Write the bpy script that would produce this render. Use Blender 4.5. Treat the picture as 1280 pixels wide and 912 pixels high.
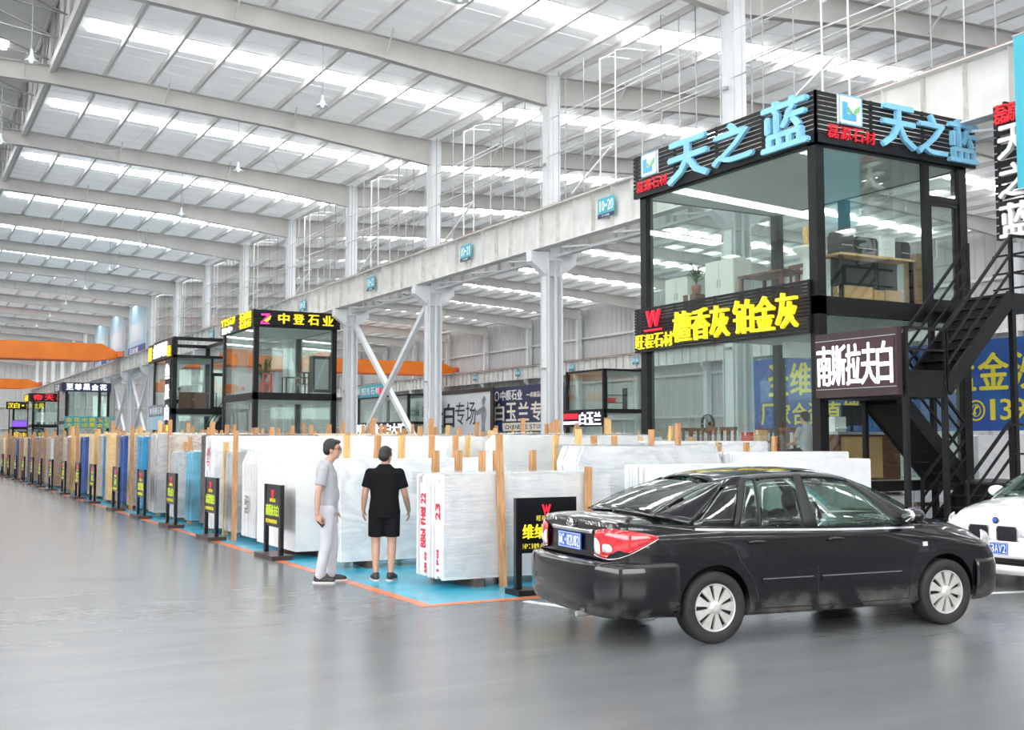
import bpy, bmesh, math, random
from mathutils import Vector, Matrix
R = math.radians
random.seed(7)
scene = bpy.context.scene
for o in list(bpy.data.objects): bpy.data.objects.remove(o)
COL = scene.collection

# ------------------------------------------------------------------ camera, sky, exposure
F, EYE = 1396.0, 1.72
PITCH = math.atan(95 / F)
YAW = math.atan(780 * math.cos(PITCH) / F)
cam_d = bpy.data.cameras.new('camera')
cam_d.sensor_width = 36; cam_d.lens = 36 * F / 1280; cam_d.clip_end = 600
cam = bpy.data.objects.new('camera', cam_d); COL.objects.link(cam)
cam.location = (0, 0, EYE); cam.rotation_euler = (math.pi / 2 + PITCH, 0, -YAW)
scene.camera = cam
world = bpy.data.worlds.new('sky'); scene.world = world; world.use_nodes = True
bg = world.node_tree.nodes['Background']
bg.inputs[0].default_value = (0.975, 0.98, 1.0, 1); bg.inputs[1].default_value = 5.0
vs = scene.view_settings
vs.view_transform = 'Standard'; vs.look = 'None'; vs.gamma = 1; vs.use_curve_mapping = False
vs.exposure = 0.80
try: scene.cycles.transparent_max_bounces = 24
except Exception: pass
SKYLIGHT = 8.0

# ------------------------------------------------------------------ materials
def mat(name, col, rough=.5, metal=0, var=0, vscale=3, bump=0, bscale=40, coat=0, emit=0, ecol=None, spec=.5, col2=None, stretch=(1,1,1)):
    m = bpy.data.materials.new(name); m.use_nodes = True
    nt = m.node_tree; b = nt.nodes['Principled BSDF']
    c4 = (*col, 1)
    b.inputs['Base Color'].default_value = c4
    b.inputs['Roughness'].default_value = rough; b.inputs['Metallic'].default_value = metal
    b.inputs['Coat Weight'].default_value = coat; b.inputs['Coat Roughness'].default_value = .04
    b.inputs['Specular IOR Level'].default_value = spec
    if var or bump:
        tc = nt.nodes.new('ShaderNodeTexCoord'); mp = nt.nodes.new('ShaderNodeMapping')
        mp.inputs['Scale'].default_value = stretch
        nt.links.new(tc.outputs['Object'], mp.inputs[0])
    if var:
        n = nt.nodes.new('ShaderNodeTexNoise'); n.inputs['Scale'].default_value = vscale; n.inputs['Detail'].default_value = 5
        nt.links.new(mp.outputs[0], n.inputs['Vector'])
        r = nt.nodes.new('ShaderNodeValToRGB')
        a = col2 if col2 else tuple(x * (1 - var) for x in col)
        r.color_ramp.elements[0].position = .35; r.color_ramp.elements[1].position = .65
        r.color_ramp.elements[0].color = (*a, 1); r.color_ramp.elements[1].color = (*[min(1, x * (1 + var * .4)) for x in col], 1)
        nt.links.new(n.outputs['Fac'], r.inputs[0]); nt.links.new(r.outputs[0], b.inputs['Base Color'])
    if bump:
        n2 = nt.nodes.new('ShaderNodeTexNoise'); n2.inputs['Scale'].default_value = bscale; n2.inputs['Detail'].default_value = 4
        nt.links.new(mp.outputs[0], n2.inputs['Vector'])
        bp = nt.nodes.new('ShaderNodeBump'); bp.inputs['Strength'].default_value = bump; bp.inputs['Distance'].default_value = .02
        nt.links.new(n2.outputs['Fac'], bp.inputs['Height']); nt.links.new(bp.outputs[0], b.inputs['Normal'])
    if emit:
        b.inputs['Emission Color'].default_value = (*(ecol or col), 1); b.inputs['Emission Strength'].default_value = emit
    return m

def glass_mat(name, tint, refl=.12, rough=.0):
    m = bpy.data.materials.new(name); m.use_nodes = True; nt = m.node_tree
    nt.nodes.remove(nt.nodes['Principled BSDF']); out = nt.nodes['Material Output']
    t = nt.nodes.new('ShaderNodeBsdfTransparent'); t.inputs[0].default_value = (*tint, 1)
    g = nt.nodes.new('ShaderNodeBsdfGlossy'); g.inputs['Roughness'].default_value = rough; g.inputs[0].default_value = (.95, 1, .98, 1)
    lw = nt.nodes.new('ShaderNodeLayerWeight'); fr = nt.nodes.new('ShaderNodeMath'); fr.operation = 'POWER'; fr.inputs[1].default_value = 4.5; nt.links.new(lw.outputs['Facing'], fr.inputs[0])
    ad = nt.nodes.new('ShaderNodeMath'); ad.operation = 'ADD'; ad.inputs[1].default_value = refl; ad.use_clamp = True
    mx = nt.nodes.new('ShaderNodeMixShader')
    nt.links.new(fr.outputs[0], ad.inputs[0]); nt.links.new(ad.outputs[0], mx.inputs[0])
    nt.links.new(t.outputs[0], mx.inputs[1]); nt.links.new(g.outputs[0], mx.inputs[2]); nt.links.new(mx.outputs[0], out.inputs[0])
    return m

def floor_mat():
    m = bpy.data.materials.new('grey epoxy floor'); m.use_nodes = True; nt = m.node_tree; b = nt.nodes['Principled BSDF']
    tc = nt.nodes.new('ShaderNodeTexCoord'); mp = nt.nodes.new('ShaderNodeMapping'); mp.inputs['Scale'].default_value = (.35, 1.6, 1); mp.inputs['Rotation'].default_value = (0, 0, R(25))
    nt.links.new(tc.outputs['Object'], mp.inputs[0])
    n = nt.nodes.new('ShaderNodeTexNoise'); n.inputs['Scale'].default_value = 1.4; n.inputs['Detail'].default_value = 8; n.inputs['Roughness'].default_value = .65; n.inputs['Distortion'].default_value = .4
    nt.links.new(mp.outputs[0], n.inputs['Vector'])
    r = nt.nodes.new('ShaderNodeValToRGB'); r.color_ramp.elements[0].position = .3; r.color_ramp.elements[1].position = .75
    r.color_ramp.elements[0].color = (.145, .15, .153, 1); r.color_ramp.elements[1].color = (.178, .183, .186, 1)
    nt.links.new(n.outputs['Fac'], r.inputs[0]); nt.links.new(r.outputs[0], b.inputs['Base Color'])
    rr = nt.nodes.new('ShaderNodeMapRange'); rr.inputs[3].default_value = .17; rr.inputs[4].default_value = .28
    nt.links.new(n.outputs['Fac'], rr.inputs[0]); nt.links.new(rr.outputs[0], b.inputs['Roughness'])
    n2 = nt.nodes.new('ShaderNodeTexNoise'); n2.inputs['Scale'].default_value = 5; n2.inputs['Detail'].default_value = 3
    nt.links.new(mp.outputs[0], n2.inputs['Vector'])
    bp = nt.nodes.new('ShaderNodeBump'); bp.inputs['Strength'].default_value = .06; bp.inputs['Distance'].default_value = .01
    nt.links.new(n2.outputs['Fac'], bp.inputs['Height']); nt.links.new(bp.outputs[0], b.inputs['Normal'])
    b.inputs['Specular IOR Level'].default_value = .24
    return m

def marble_mat(name, col, vein, scale=1.2, amt=.5, rough=.35):
    m = bpy.data.materials.new(name); m.use_nodes = True; nt = m.node_tree; b = nt.nodes['Principled BSDF']
    tc = nt.nodes.new('ShaderNodeTexCoord'); mp = nt.nodes.new('ShaderNodeMapping'); mp.inputs['Rotation'].default_value = (.3, .6, .2); mp.inputs['Scale'].default_value = (1, 1, 2.2)
    oi = nt.nodes.new('ShaderNodeObjectInfo'); vm = nt.nodes.new('ShaderNodeVectorMath'); vm.operation = 'SCALE'
    nt.links.new(tc.outputs['Object'], mp.inputs[0]); cb = nt.nodes.new('ShaderNodeVectorMath'); cb.operation = 'ADD'
    cm = nt.nodes.new('ShaderNodeCombineXYZ'); ml = nt.nodes.new('ShaderNodeMath'); ml.operation = 'MULTIPLY'; ml.inputs[1].default_value = 40
    nt.links.new(oi.outputs['Random'], ml.inputs[0]); nt.links.new(ml.outputs[0], cm.inputs[0])
    nt.links.new(mp.outputs[0], cb.inputs[0]); nt.links.new(cm.outputs[0], cb.inputs[1])
    n = nt.nodes.new('ShaderNodeTexNoise'); n.inputs['Scale'].default_value = scale; n.inputs['Detail'].default_value = 9; n.inputs['Distortion'].default_value = 1.2
    nt.links.new(cb.outputs[0], n.inputs['Vector'])
    r = nt.nodes.new('ShaderNodeValToRGB'); e = r.color_ramp.elements
    e[0].position = .42; e[0].color = (*col, 1); e[1].position = .58; e[1].color = (*col, 1)
    x = r.color_ramp.elements.new(.5); x.color = (*[c * (1 - amt) + v * amt for c, v in zip(col, vein)], 1)
    nt.links.new(n.outputs['Fac'], r.inputs[0]); nt.links.new(r.outputs[0], b.inputs['Base Color']); b.inputs['Roughness'].default_value = rough
    nt.nodes.remove(vm)
    return m

def roof_mat(name, col, trans):            # roof sheet; translucency added to brighten the ceiling and fill the hall
    m = mat(name, col, .5, var=.06, vscale=.5, stretch=(.3, 2, 1)); nt = m.node_tree; b = nt.nodes['Principled BSDF']; out = nt.nodes['Material Output']
    t = nt.nodes.new('ShaderNodeBsdfTranslucent'); t.inputs[0].default_value = (.9, .93, .95, 1); mx = nt.nodes.new('ShaderNodeMixShader'); mx.inputs[0].default_value = trans
    nt.links.new(b.outputs[0], mx.inputs[1]); nt.links.new(t.outputs[0], mx.inputs[2]); nt.links.new(mx.outputs[0], out.inputs[0]); return m
M = dict(
    floor=floor_mat(),
    blue=mat('blue floor paint', (.05, .42, .60), .22, var=.25, vscale=2),
    orange_l=mat('orange line paint', (.75, .19, .06), .25, var=.2, vscale=6),
    apron=mat('concrete apron', (.42, .41, .39), .8, var=.15, vscale=.5),
    white_l=mat('white line paint', (.72, .74, .72), .3, var=.15, vscale=6),
    deck=roof_mat('roof sheet with added translucency', (.80, .80, .79), .034),
    rafter=mat('painted rafter steel', (.55, .54, .515), .5, var=.08, vscale=.8),
    purlin=mat('purlin steel', (.70, .69, .67), .45, var=.08, vscale=1),
    sky=mat('daylit skylight sheet', (.9, .93, .95), .4, emit=SKYLIGHT, ecol=(.97, .985, 1)),
    column=mat('column steel', (.73, .755, .77), .45, var=.06, vscale=1.2),
    beam=mat('runway beam steel', (.73, .725, .70), .5, var=.12, vscale=1.5),
    rust=mat('rusty rail', (.30, .15, .09), .7, var=.4, vscale=8),
    stain=mat('stained stiffener', (.64, .61, .57), .6, var=.2, vscale=5),
    rod=mat('galvanised rod', (.55, .55, .54), .4, metal=.2),
    rod_dark=mat('grey rod', (.36, .37, .38), .4, metal=.3),
    rod_white=mat('white painted rod', (.74, .74, .74), .4),
    wall=mat('wall sheet', (.52, .52, .51), .5, var=.08, vscale=.5),
    crane=mat('orange crane paint', (.80, .20, .012), .4, var=.08, vscale=.7),
    crane_d=mat('crane red orange paint', (.70, .15, .04), .45),
    black=mat('black steel', (.013, .013, .014), .42, var=.3, vscale=4, spec=.3),
    black_g=mat('black gloss panel', (.010, .010, .012), .12),
    brown_f=mat('dark brown steel', (.045, .028, .028), .4),
    glass=glass_mat('booth glass', (.925, .968, .952), .07),
    cglass=glass_mat('dark tinted glass', (.42, .50, .46), .08),
    gceil=mat('booth ceiling board', (.62, .63, .60), .6, var=.05),
    wood=mat('raw timber', (.50, .27, .12), .7, var=.45, vscale=6, stretch=(6, 6, .6), col2=(.34, .17, .07)),
    wood_y=mat('yellow timber', (.72, .45, .18), .7, var=.3, vscale=6, stretch=(6, 6, .6)),
    wood_d=mat('dark wood furniture', (.16, .06, .035), .4, var=.4, vscale=5, stretch=(1, 1, 6)),
    sleeper=mat('dirty timber sleeper', (.12, .09, .07), .8, var=.4, vscale=5),
    cyan=mat('cyan plate', (.06, .43, .53), .4),
    cyan_p=mat('cyan plate print', (.85, .93, .95), .5),
    navy=mat('navy print', (.02, .05, .28), .35, var=.5, vscale=1.2, col2=(.02, .13, .42)),
    navy_d=mat('dark navy print', (.03, .04, .10), .4),
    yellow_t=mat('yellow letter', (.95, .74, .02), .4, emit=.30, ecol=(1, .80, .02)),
    yellow_p=mat('yellow print', (.85, .72, .05), .5),
    green_y=mat('lime print', (.62, .75, .06), .5),
    lblue_t=mat('light blue letter', (.27, .62, .86), .35, var=.15, vscale=2),
    white_t=mat('white letter', (.86, .86, .86), .4),
    led=mat('white LED letter', (.9, .9, 1), .4, emit=1.0, ecol=(.92, .90, 1)),
    led_red=mat('red LED letter', (.75, .01, .03), .4, emit=.5, ecol=(1, .02, .05)),
    led_bg=mat('LED matrix board', (.05, .022, .026), .45),
    red_t=mat('red letter', (.62, .015, .03), .4, emit=.12, ecol=(1, .02, .04)),
    pink=mat('magenta letter', (.75, .05, .35), .4, emit=.3),
    purple=mat('purple LED panel', (.22, .08, .75), .4, emit=.5),
    print_w=mat('white poster', (.74, .77, .80), .5, var=.06, vscale=.4),
    print_k=mat('black print', (.03, .03, .035), .5),
    print_g=mat('grey figure print', (.30, .32, .34), .5, var=.4, vscale=2),
    print_gold=mat('cream print', (.86, .80, .68), .5),
    poster_b=mat('blue print poster', (.32, .55, .70), .3, var=.5, vscale=.6, col2=(.62, .72, .76)),
    white=mat('white plastic', (.80, .81, .80), .4),
    shade=mat('enamel lamp shade', (.72, .80, .80), .3),
    bulb=mat('lamp bulb', (.9, .95, .95), .3, emit=.6),
    kraft=mat('cardboard', (.52, .31, .14), .7, var=.15, vscale=3),
    pc=mat('black plastic', (.02, .02, .022), .4),
    steel=mat('bare steel', (.55, .56, .57), .35, metal=.6),
    leaf=mat('plant leaf', (.05, .14, .03), .5, var=.5, vscale=6),
    pot=mat('pot', (.30, .12, .07), .5),
    red_pl=mat('red plastic', (.72, .03, .03), .35),
    cream=mat('cream cabinet', (.72, .72, .66), .5),
    film=glass_mat('clear plastic film', (.90, .92, .94), .22, .25),
)

# ------------------------------------------------------------------ mesh builder
class MB:
    def __init__(s): s.v = []; s.f = []
    def add(s, vs, fs):
        k = len(s.v); s.v += [tuple(v) for v in vs]; s.f += [tuple(i + k for i in f) for f in fs]; return s
    def box(s, x0, x1, y0, y1, z0, z1):
        return s.add([(x0,y0,z0),(x1,y0,z0),(x1,y1,z0),(x0,y1,z0),(x0,y0,z1),(x1,y0,z1),(x1,y1,z1),(x0,y1,z1)],
                     [(0,3,2,1),(4,5,6,7),(0,1,5,4),(1,2,6,5),(2,3,7,6),(3,0,4,7)])
    def bar(s, p, q, w, h, up=(0,0,1)):
        p = Vector(p); q = Vector(q); d = (q - p).normalized(); u = Vector(up)
        if abs(d.dot(u)) > .99: u = Vector((1, 0, 0))
        a = d.cross(u).normalized() * w / 2; b = a.cross(d).normalized() * h / 2
        vs = [p-a-b, p+a-b, p+a+b, p-a+b, q-a-b, q+a-b, q+a+b, q-a+b]
        return s.add(vs, [(0,1,2,3),(7,6,5,4),(4,5,1,0),(5,6,2,1),(6,7,3,2),(7,4,0,3)])
    def tube(s, p, q, r, n=6, r2=None):
        p = Vector(p); q = Vector(q); d = (q - p).normalized(); u = Vector((0,0,1)) if abs(d.z) < .9 else Vector((1,0,0))
        a = d.cross(u).normalized(); b = d.cross(a); r2 = r if r2 is None else r2
        vs = [p + (a*math.cos(2*math.pi*i/n) + b*math.sin(2*math.pi*i/n))*r for i in range(n)] + [q + (a*math.cos(2*math.pi*i/n) + b*math.sin(2*math.pi*i/n))*r2 for i in range(n)]
        return s.add(vs, [(i, (i+1) % n, n+(i+1) % n, n+i) for i in range(n)] + [tuple(range(n-1, -1, -1)), tuple(range(n, 2*n))])
    def path(s, pts, r, n=6):
        for a, b in zip(pts[:-1], pts[1:]): s.tube(a, b, r, n)
        return s
    def prism(s, pts, axis, a, b):          # polygon pts (2D) extruded along axis from a to b
        n = len(pts)
        def P(u, v, w): return {'x': (w, u, v), 'y': (u, w, v), 'z': (u, v, w)}[axis]
        return s.add([P(u, v, a) for u, v in pts] + [P(u, v, b) for u, v in pts],
                     [tuple(range(n-1, -1, -1)), tuple(range(n, 2*n))] + [(i, (i+1) % n, n+(i+1) % n, n+i) for i in range(n)])
    def lathe(s, prof, n=20, c=(0,0,0), axis='z'):
        k = len(prof); vs = []
        for i in range(n):
            t = 2*math.pi*i/n; ca, sa = math.cos(t), math.sin(t)
            for r, h in prof:
                v = {'z': (r*ca, r*sa, h), 'y': (r*ca, h, r*sa), 'x': (h, r*ca, r*sa)}[axis]
                vs.append((v[0]+c[0], v[1]+c[1], v[2]+c[2]))
        return s.add(vs, [(i*k+j, ((i+1) % n)*k+j, ((i+1) % n)*k+j+1, i*k+j+1) for i in range(n) for j in range(k-1)])
    def ell(s, c, r, nu=12, nv=8):
        vs = [(c[0], c[1], c[2]-r[2])]
        for j in range(1, nv):
            t = math.pi*j/nv - math.pi/2
            for i in range(nu):
                p = 2*math.pi*i/nu; vs.append((c[0]+r[0]*math.cos(t)*math.cos(p), c[1]+r[1]*math.cos(t)*math.sin(p), c[2]+r[2]*math.sin(t)))
        vs.append((c[0], c[1], c[2]+r[2])); L = len(vs)-1
        fs = [(0, 1+(i+1) % nu, 1+i) for i in range(nu)]
        for j in range(nv-2): fs += [(1+j*nu+i, 1+j*nu+(i+1) % nu, 1+(j+1)*nu+(i+1) % nu, 1+(j+1)*nu+i) for i in range(nu)]
        fs += [(L, 1+(nv-2)*nu+i, 1+(nv-2)*nu+(i+1) % nu) for i in range(nu)]
        return s.add(vs, fs)
    def mesh(s, name, m=None, smooth=False):
        me = bpy.data.meshes.new(name); me.from_pydata(s.v, [], s.f)
        bm = bmesh.new(); bm.from_mesh(me); bmesh.ops.recalc_face_normals(bm, faces=bm.faces); bm.to_mesh(me); bm.free()
        if m: me.materials.append(M[m] if isinstance(m, str) else m)
        if smooth:
            for p in me.polygons: p.use_smooth = True
        return me
    def build(s, name, m, parent=None, smooth=False, loc=None, rz=0):
        return put(name, s.mesh(name, m, smooth), parent, loc, rz)

def put(name, me, parent=None, loc=None, rz=0):
    o = bpy.data.objects.new(name, me); COL.objects.link(o)
    if parent is not None: o.parent = parent
    if loc is not None: o.location = loc
    if rz: o.rotation_euler = (0, 0, rz)
    return o
def tag(o, label, cat, group=None):
    o['label'] = label; o['category'] = cat
    if group: o['group'] = group
    return o
def thing(name, label, cat, loc=(0,0,0), rz=0, group=None):
    o = bpy.data.objects.new(name, None); COL.objects.link(o); o.empty_display_size = .1
    o.location = loc; o.rotation_euler = (0, 0, rz)
    return tag(o, label, cat, group)
def struct(o): o['kind'] = 'structure'; return o
def dup(root, loc, rz=None, label=None, group=None):
    r = root.copy(); COL.objects.link(r); r.location = loc
    if rz is not None: r.rotation_euler = (0, 0, rz)
    if label: r['label'] = label
    if group: r['group'] = group
    def rec(a, b):
        for ch in a.children:
            c = ch.copy(); COL.objects.link(c); c.parent = b; rec(ch, c)
    rec(root, r); return r
def apply_mods(o):                        # bake an object's modifiers into its mesh, in a scratch scene so it stays quick
    tmp = bpy.data.scenes.new('scratch'); tmp.collection.objects.link(o)
    for md in o.modifiers:
        if md.type == 'BOOLEAN': tmp.collection.objects.link(md.object)
    vl = tmp.view_layers[0]; vl.update(); dg = vl.depsgraph
    me = bpy.data.meshes.new_from_object(o.evaluated_get(dg)); bpy.data.scenes.remove(tmp); o.modifiers.clear(); o.data = me; return o

# ------------------------------------------------------------------ lettering
_glyph = {}
def glyph(ch, bold=0):
    k = ch
    if k not in _glyph:
        c = bpy.data.curves.new('glyph', 'FONT'); c.body = ch; c.extrude = .5; c.resolution_u = 2
        o = bpy.data.objects.new('glyph', c); me = o.to_mesh()
        vs = [tuple(v.co) for v in me.vertices]; fs = [tuple(p.vertices) for p in me.polygons]
        o.to_mesh_clear(); bpy.data.objects.remove(o); bpy.data.curves.remove(c)
        xs = [v[0] for v in vs]; ys = [v[1] for v in vs]
        _glyph[k] = (vs, fs, (min(xs), max(xs), min(ys), max(ys)))
    return _glyph[k]
def put_glyph(mb, ch, x, z, w, h, y0, depth, bold=.02, slant=0, full=False):
    """glyph fitted to the cell x..x+w, z..z+h; front face at y0-depth (outward is -y)"""
    vs, fs, (a, b, c, d) = glyph(ch, bold)
    sx = w / max(b - a, .25 if not full else 1e-6); sz = h / max(d - c, .4)
    ox = x + (w - (b - a) * sx) / 2; oz = z + (h - (d - c) * sz) / 2
    b_ = min(bold, .03) * w                        # heavier strokes: copies shifted sideways and up
    for q, (dx, dz) in enumerate(((-b_, 0), (b_, 0), (0, b_*.6), (0, -b_*.6)) if bold > .012 else ((0, 0),)):
        mb.add([(ox + dx + (v[0]-a)*sx + slant*((v[1]-c)*sz), y0 - (depth*(1+.06*q))*(v[2]+.5), oz + dz + (v[1]-c)*sz) for v in vs], fs)
def chars(parent, text, x, z, w, h, gap, m, y0=0, depth=.04, bold=.03, name='character', dz=0, slant=0, each=True):
    """one mesh for each character (or one mesh for all); local x right, z up, -y out"""
    mb = MB()
    for ch in text:
        if ch != ' ':
            put_glyph(mb, ch, x, z, w, h, y0, depth, bold, slant)
            if each: mb.build(name, m, parent); mb = MB()
        x += (w + gap) if ch != ' ' else w*.45; z += dz
    if not each: mb.build(name, m, parent)
def vchars(parent, text, x, z, w, h, gap, m, y0=0, depth=.04, bold=.03, name='character'):
    for ch in text:
        mb = MB(); put_glyph(mb, ch, x, z - h, w, h, y0, depth, bold); mb.build(name, m, parent); z -= h + gap

# ------------------------------------------------------------------ the setting
_fw = Vector((math.sin(YAW)*math.cos(PITCH), math.cos(YAW)*math.cos(PITCH), math.sin(PITCH)))
_rt = Vector((math.cos(YAW), -math.sin(YAW), 0)); _up = _rt.cross(_fw)
def at(px, py, **k):                     # photo pixel -> point on the plane X=, Y= or Z=
    d = _fw + _rt*((px-640)/F) - _up*((py-456)/F); o = Vector((0, 0, EYE))
    (a, v), = k.items(); i = 'XYZ'.index(a); return o + d*((v-o[i])/d[i])

XC, BAY, Y0 = 18.55, 9.0, 30.65           # column line, bay length, a column's Y
XW, XR1, XR2 = 54.5, .55, 36.5            # far side wall, the two ridges
KS = list(range(-6, 17)); YN, YF = -27.0, 184.0
def roof_z(x):                            # underside of the roof sheets
    if x <= XC: return 13.78 + .05 * (XC - XR1 - abs(x - XR1))
    return 13.78 + .05 * min(x - XC, XW - x)
fl = struct(MB().box(-20, XW+.2, YN, YF, -.3, 0).build('floor', 'floor'))
# blue display areas edged with orange lines, painted on the floor
def paint(nm, m, x0, x1, y0, y1, z=.004): MB().box(x0, x1, y0, y1, -.01, z).build(nm, m, fl)
zones = [(10.84, 16.55)] + [(17.25 + i*13.2, 17.25 + i*13.2 + 12.5) for i in range(8)]
for a, b in zones:
    paint('blue_paint', 'blue', 5.05, 13.6, a, b)
    paint('orange_line', 'orange_l', 4.92, 5.05, a-.13, b+.13); paint('orange_line', 'orange_l', 5.05, 13.6, a-.13, a); paint('orange_line', 'orange_l', 5.05, 13.6, b, b+.13)
mb = MB(); p, q = Vector((6.05, 10.55, .002)), Vector((6.52, 8.9, .002))
mb.bar(p, q, .10, .006); mb.build('parking_line', 'white_l', fl)
mb = MB(); mb.bar((10.1, 8.75, .002), (13.2, 8.0, .002), .10, .006); mb.build('parking_line', 'white_l', fl)

def roof_side(name, x0, x1, n=1):
    mb = MB(); prof = []; y = YN
    while y < YF: prof += [(y, 0), (y+.78, 0), (y+.81, -.022), (y+.87, -.022)]; y += .90
    for y, dz in prof:
        mb.v += [(x0, y, roof_z(x0)+dz+.045), (x1, y, roof_z(x1)+dz+.045)]
    for i in range(len(prof)-1): mb.f.append((2*i, 2*i+1, 2*i+3, 2*i+2))
    return struct(mb.build(name, 'deck'))
c_main = roof_side('ceiling_main', 4.45, XC)
c_sideA = roof_side('ceiling_side_near', XC, XR2)
c_sideB = roof_side('ceiling_side_far', XR2, XW)
c_left = roof_side('ceiling_left', -18, -3.4)
# outer weather skin, so no sky leaks between ribs
def skylights(parent, x0, x1):
    for k in KS:
        yc = Y0 + BAY*k + 4.95
        mb = MB(); a, b = roof_z(x0)-.004, roof_z(x1)-.004
        mb.add([(x0, yc-.52, a), (x1, yc-.52, b), (x1, yc+.52, b), (x0, yc+.52, a), (x0, yc-.52, a+.02), (x1, yc-.52, b+.02), (x1, yc+.52, b+.02), (x0, yc+.52, a+.02)],
               [(0,3,2,1),(4,5,6,7),(0,1,5,4),(1,2,6,5),(2,3,7,6),(3,0,4,7)])
        mb.build('skylight', 'sky', parent)
skylights(c_main, 5.0, XC-.3); skylights(c_sideA, XC+.3, XR2-2.5); skylights(c_sideB, XR2+2.5, XW-2.0); skylights(c_left, -16, -4)
def purlins(parent, x0, x1, step):
    n = round((x1-x0)/step)
    for i in range(n+1):
        x = x0 + (x1-x0)*i/n; z = roof_z(x)
        MB().box(x-.05, x+.05, YN, YF, z-.20, z-.005).build('purlin', 'purlin', parent)
purlins(c_main, 4.6, XC-.35, 1.52); purlins(c_sideA, XC+.5, XR2-.4, 1.52); purlins(c_sideB, XR2+.4, XW-.4, 1.52)
def rafter(parent, y, xs, hs):
    """I section rafter: xs stations, hs depth at each"""
    mb = MB()
    for (xa, ha), (xb, hb) in zip(list(zip(xs, hs))[:-1], list(zip(xs, hs))[1:]):
        ta, tb = roof_z(xa)-.2, roof_z(xb)-.2
        for w, a0, a1, b0, b1 in ((.012, ta-ha, ta, tb-hb, tb), (.13, ta-.022, ta, tb-.022, tb), (.13, ta-ha, ta-ha+.022, tb-hb, tb-hb+.022)):
            mb.add([(xa, y-w, a0), (xb, y-w, b0), (xb, y+w, b0), (xa, y+w, a0), (xa, y-w, a1), (xb, y-w, b1), (xb, y+w, b1), (xa, y+w, a1)],
                   [(0,3,2,1),(4,5,6,7),(0,1,5,4),(1,2,6,5),(2,3,7,6),(3,0,4,7)])
    r = mb.build('rafter', 'rafter', parent)
    for i in range(int((xs[-1]-xs[0])/4.56)):          # fly braces from the purlins to the lower flange
        x = xs[0] + 2.4 + i*4.56; t = roof_z(x)-.2
        mb = MB(); mb.bar((x, y+.1, t-.55), (x, y+.75, t+.02), .05, .05); mb.bar((x, y-.1, t-.55), (x, y-.75, t+.02), .05, .05); mb.build('fly_brace', 'purlin', r)
for k in KS:
    y = Y0 + BAY*k
    rafter(c_main, y, [-3.4, 4.4, 12, XC-.2], [.62, .62, .66, 1.0]); rafter(c_sideA, y, [XC+.2, 24, XR2], [.95, .66, .66]); rafter(c_sideB, y, [XR2, 48, XW-.2], [.66, .66, 1.0])
# ridge monitor over the open middle of the hall
struct(MB().box(-3.55, -3.45, YN, YF, 14.0, 16.4).build('wall_monitor_left', 'wall')); struct(MB().box(4.48, 4.56, YN, YF, 14.1, 16.4).build('wall_monitor_right', 'wall'))
mon = struct(MB().box(-3.6, 4.7, YN, YF, 16.4, 16.45).build('ceiling_monitor', 'deck'))
for k in KS:
    y = Y0 + BAY*k + 4.95; MB().box(-2.0, 3.4, y-.55, y+.55, 16.38, 16.41).build('skylight', 'sky', mon)
MB().box(4.32, 4.46, YN, YF, 14.05, 14.35).build('curb_beam', 'purlin', mon); MB().box(4.36, 4.44, YN, YF, 16.2, 16.4).build('eave_beam', 'purlin', mon)
MB().box(2.2, 2.3, YN, YF, 16.2, 16.4).build('purlin', 'purlin', mon); MB().box(.2, .3, YN, YF, 16.2, 16.4).build('purlin', 'purlin', mon)
for k in range(-1, 6):
    for j in range(4):
        y = Y0 + BAY*k + j*2.25
        mb = MB(); mb.box(4.34, 4.44, y-.05, y+.05, 14.3, 16.3); mb.build('monitor_post', 'rafter', mon)
        mb = MB(); mb.tube((4.3, y, 14.5), (-3, y+2.25, 16.2), .025, 5); mb.tube((4.3, y+2.25, 14.5), (-3, y, 16.2), .025, 5); mb.build('brace_rod', 'rod_dark', mon)
        mb = MB(); mb.tube((4.38, y, 16.2), (4.38, y+2.25, 14.4), .02, 5); mb.build('brace_rod', 'rod_dark', mon)
# far side wall of ribbed sheet, with girts, and the end wall
mb = MB(); y = YN
while y < YF: mb.v += [(XW, y, 0), (XW, y, 13.7), (XW, y+.5, 0), (XW, y+.5, 13.7), (XW-.06, y+.56, 0), (XW-.06, y+.56, 13.7), (XW-.06, y+.64, 0), (XW-.06, y+.64, 13.7)]; y += .7
for i in range(len(mb.v)//2 - 1): mb.f.append((2*i, 2*i+2, 2*i+3, 2*i+1))
wr = struct(mb.build('wall_right', 'wall'))
# left and near walls of the hall, behind the camera, each with an unseen high opening added and placed for fill light
def ribbed(name, spans, axis, at_):
    mb = MB()
    for a, b, z0, z1 in spans:
        u = a; k = len(mb.v)
        while u < b-.01:
            for du, off in ((0, 0), (.6, 0), (.66, .06), (.74, .06)):
                w = min(u+du, b); p = (at_+off, w) if axis == 'x' else (w, at_+off)
                mb.v += [(p[0], p[1], z0), (p[0], p[1], z1)]
            u += .8
        n = (len(mb.v)-k)//2
        mb.f += [(k+2*i, k+2*i+2, k+2*i+3, k+2*i+1) for i in range(n-1)]
    return struct(mb.build(name, 'wall'))
FILL_OPENING_N, FILL_OPENING_L = (-13.0, 14.0, 4.5, 13.5), (-22.0, 22.0, 4.5, 12.8)
wl = ribbed('wall_left', [(YN, FILL_OPENING_L[0], 0, 14.6), (FILL_OPENING_L[0], FILL_OPENING_L[1], 0, FILL_OPENING_L[2]), (FILL_OPENING_L[0], FILL_OPENING_L[1], FILL_OPENING_L[3], 14.6), (FILL_OPENING_L[1], YF, 0, 14.6)], 'x', -18)
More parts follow.
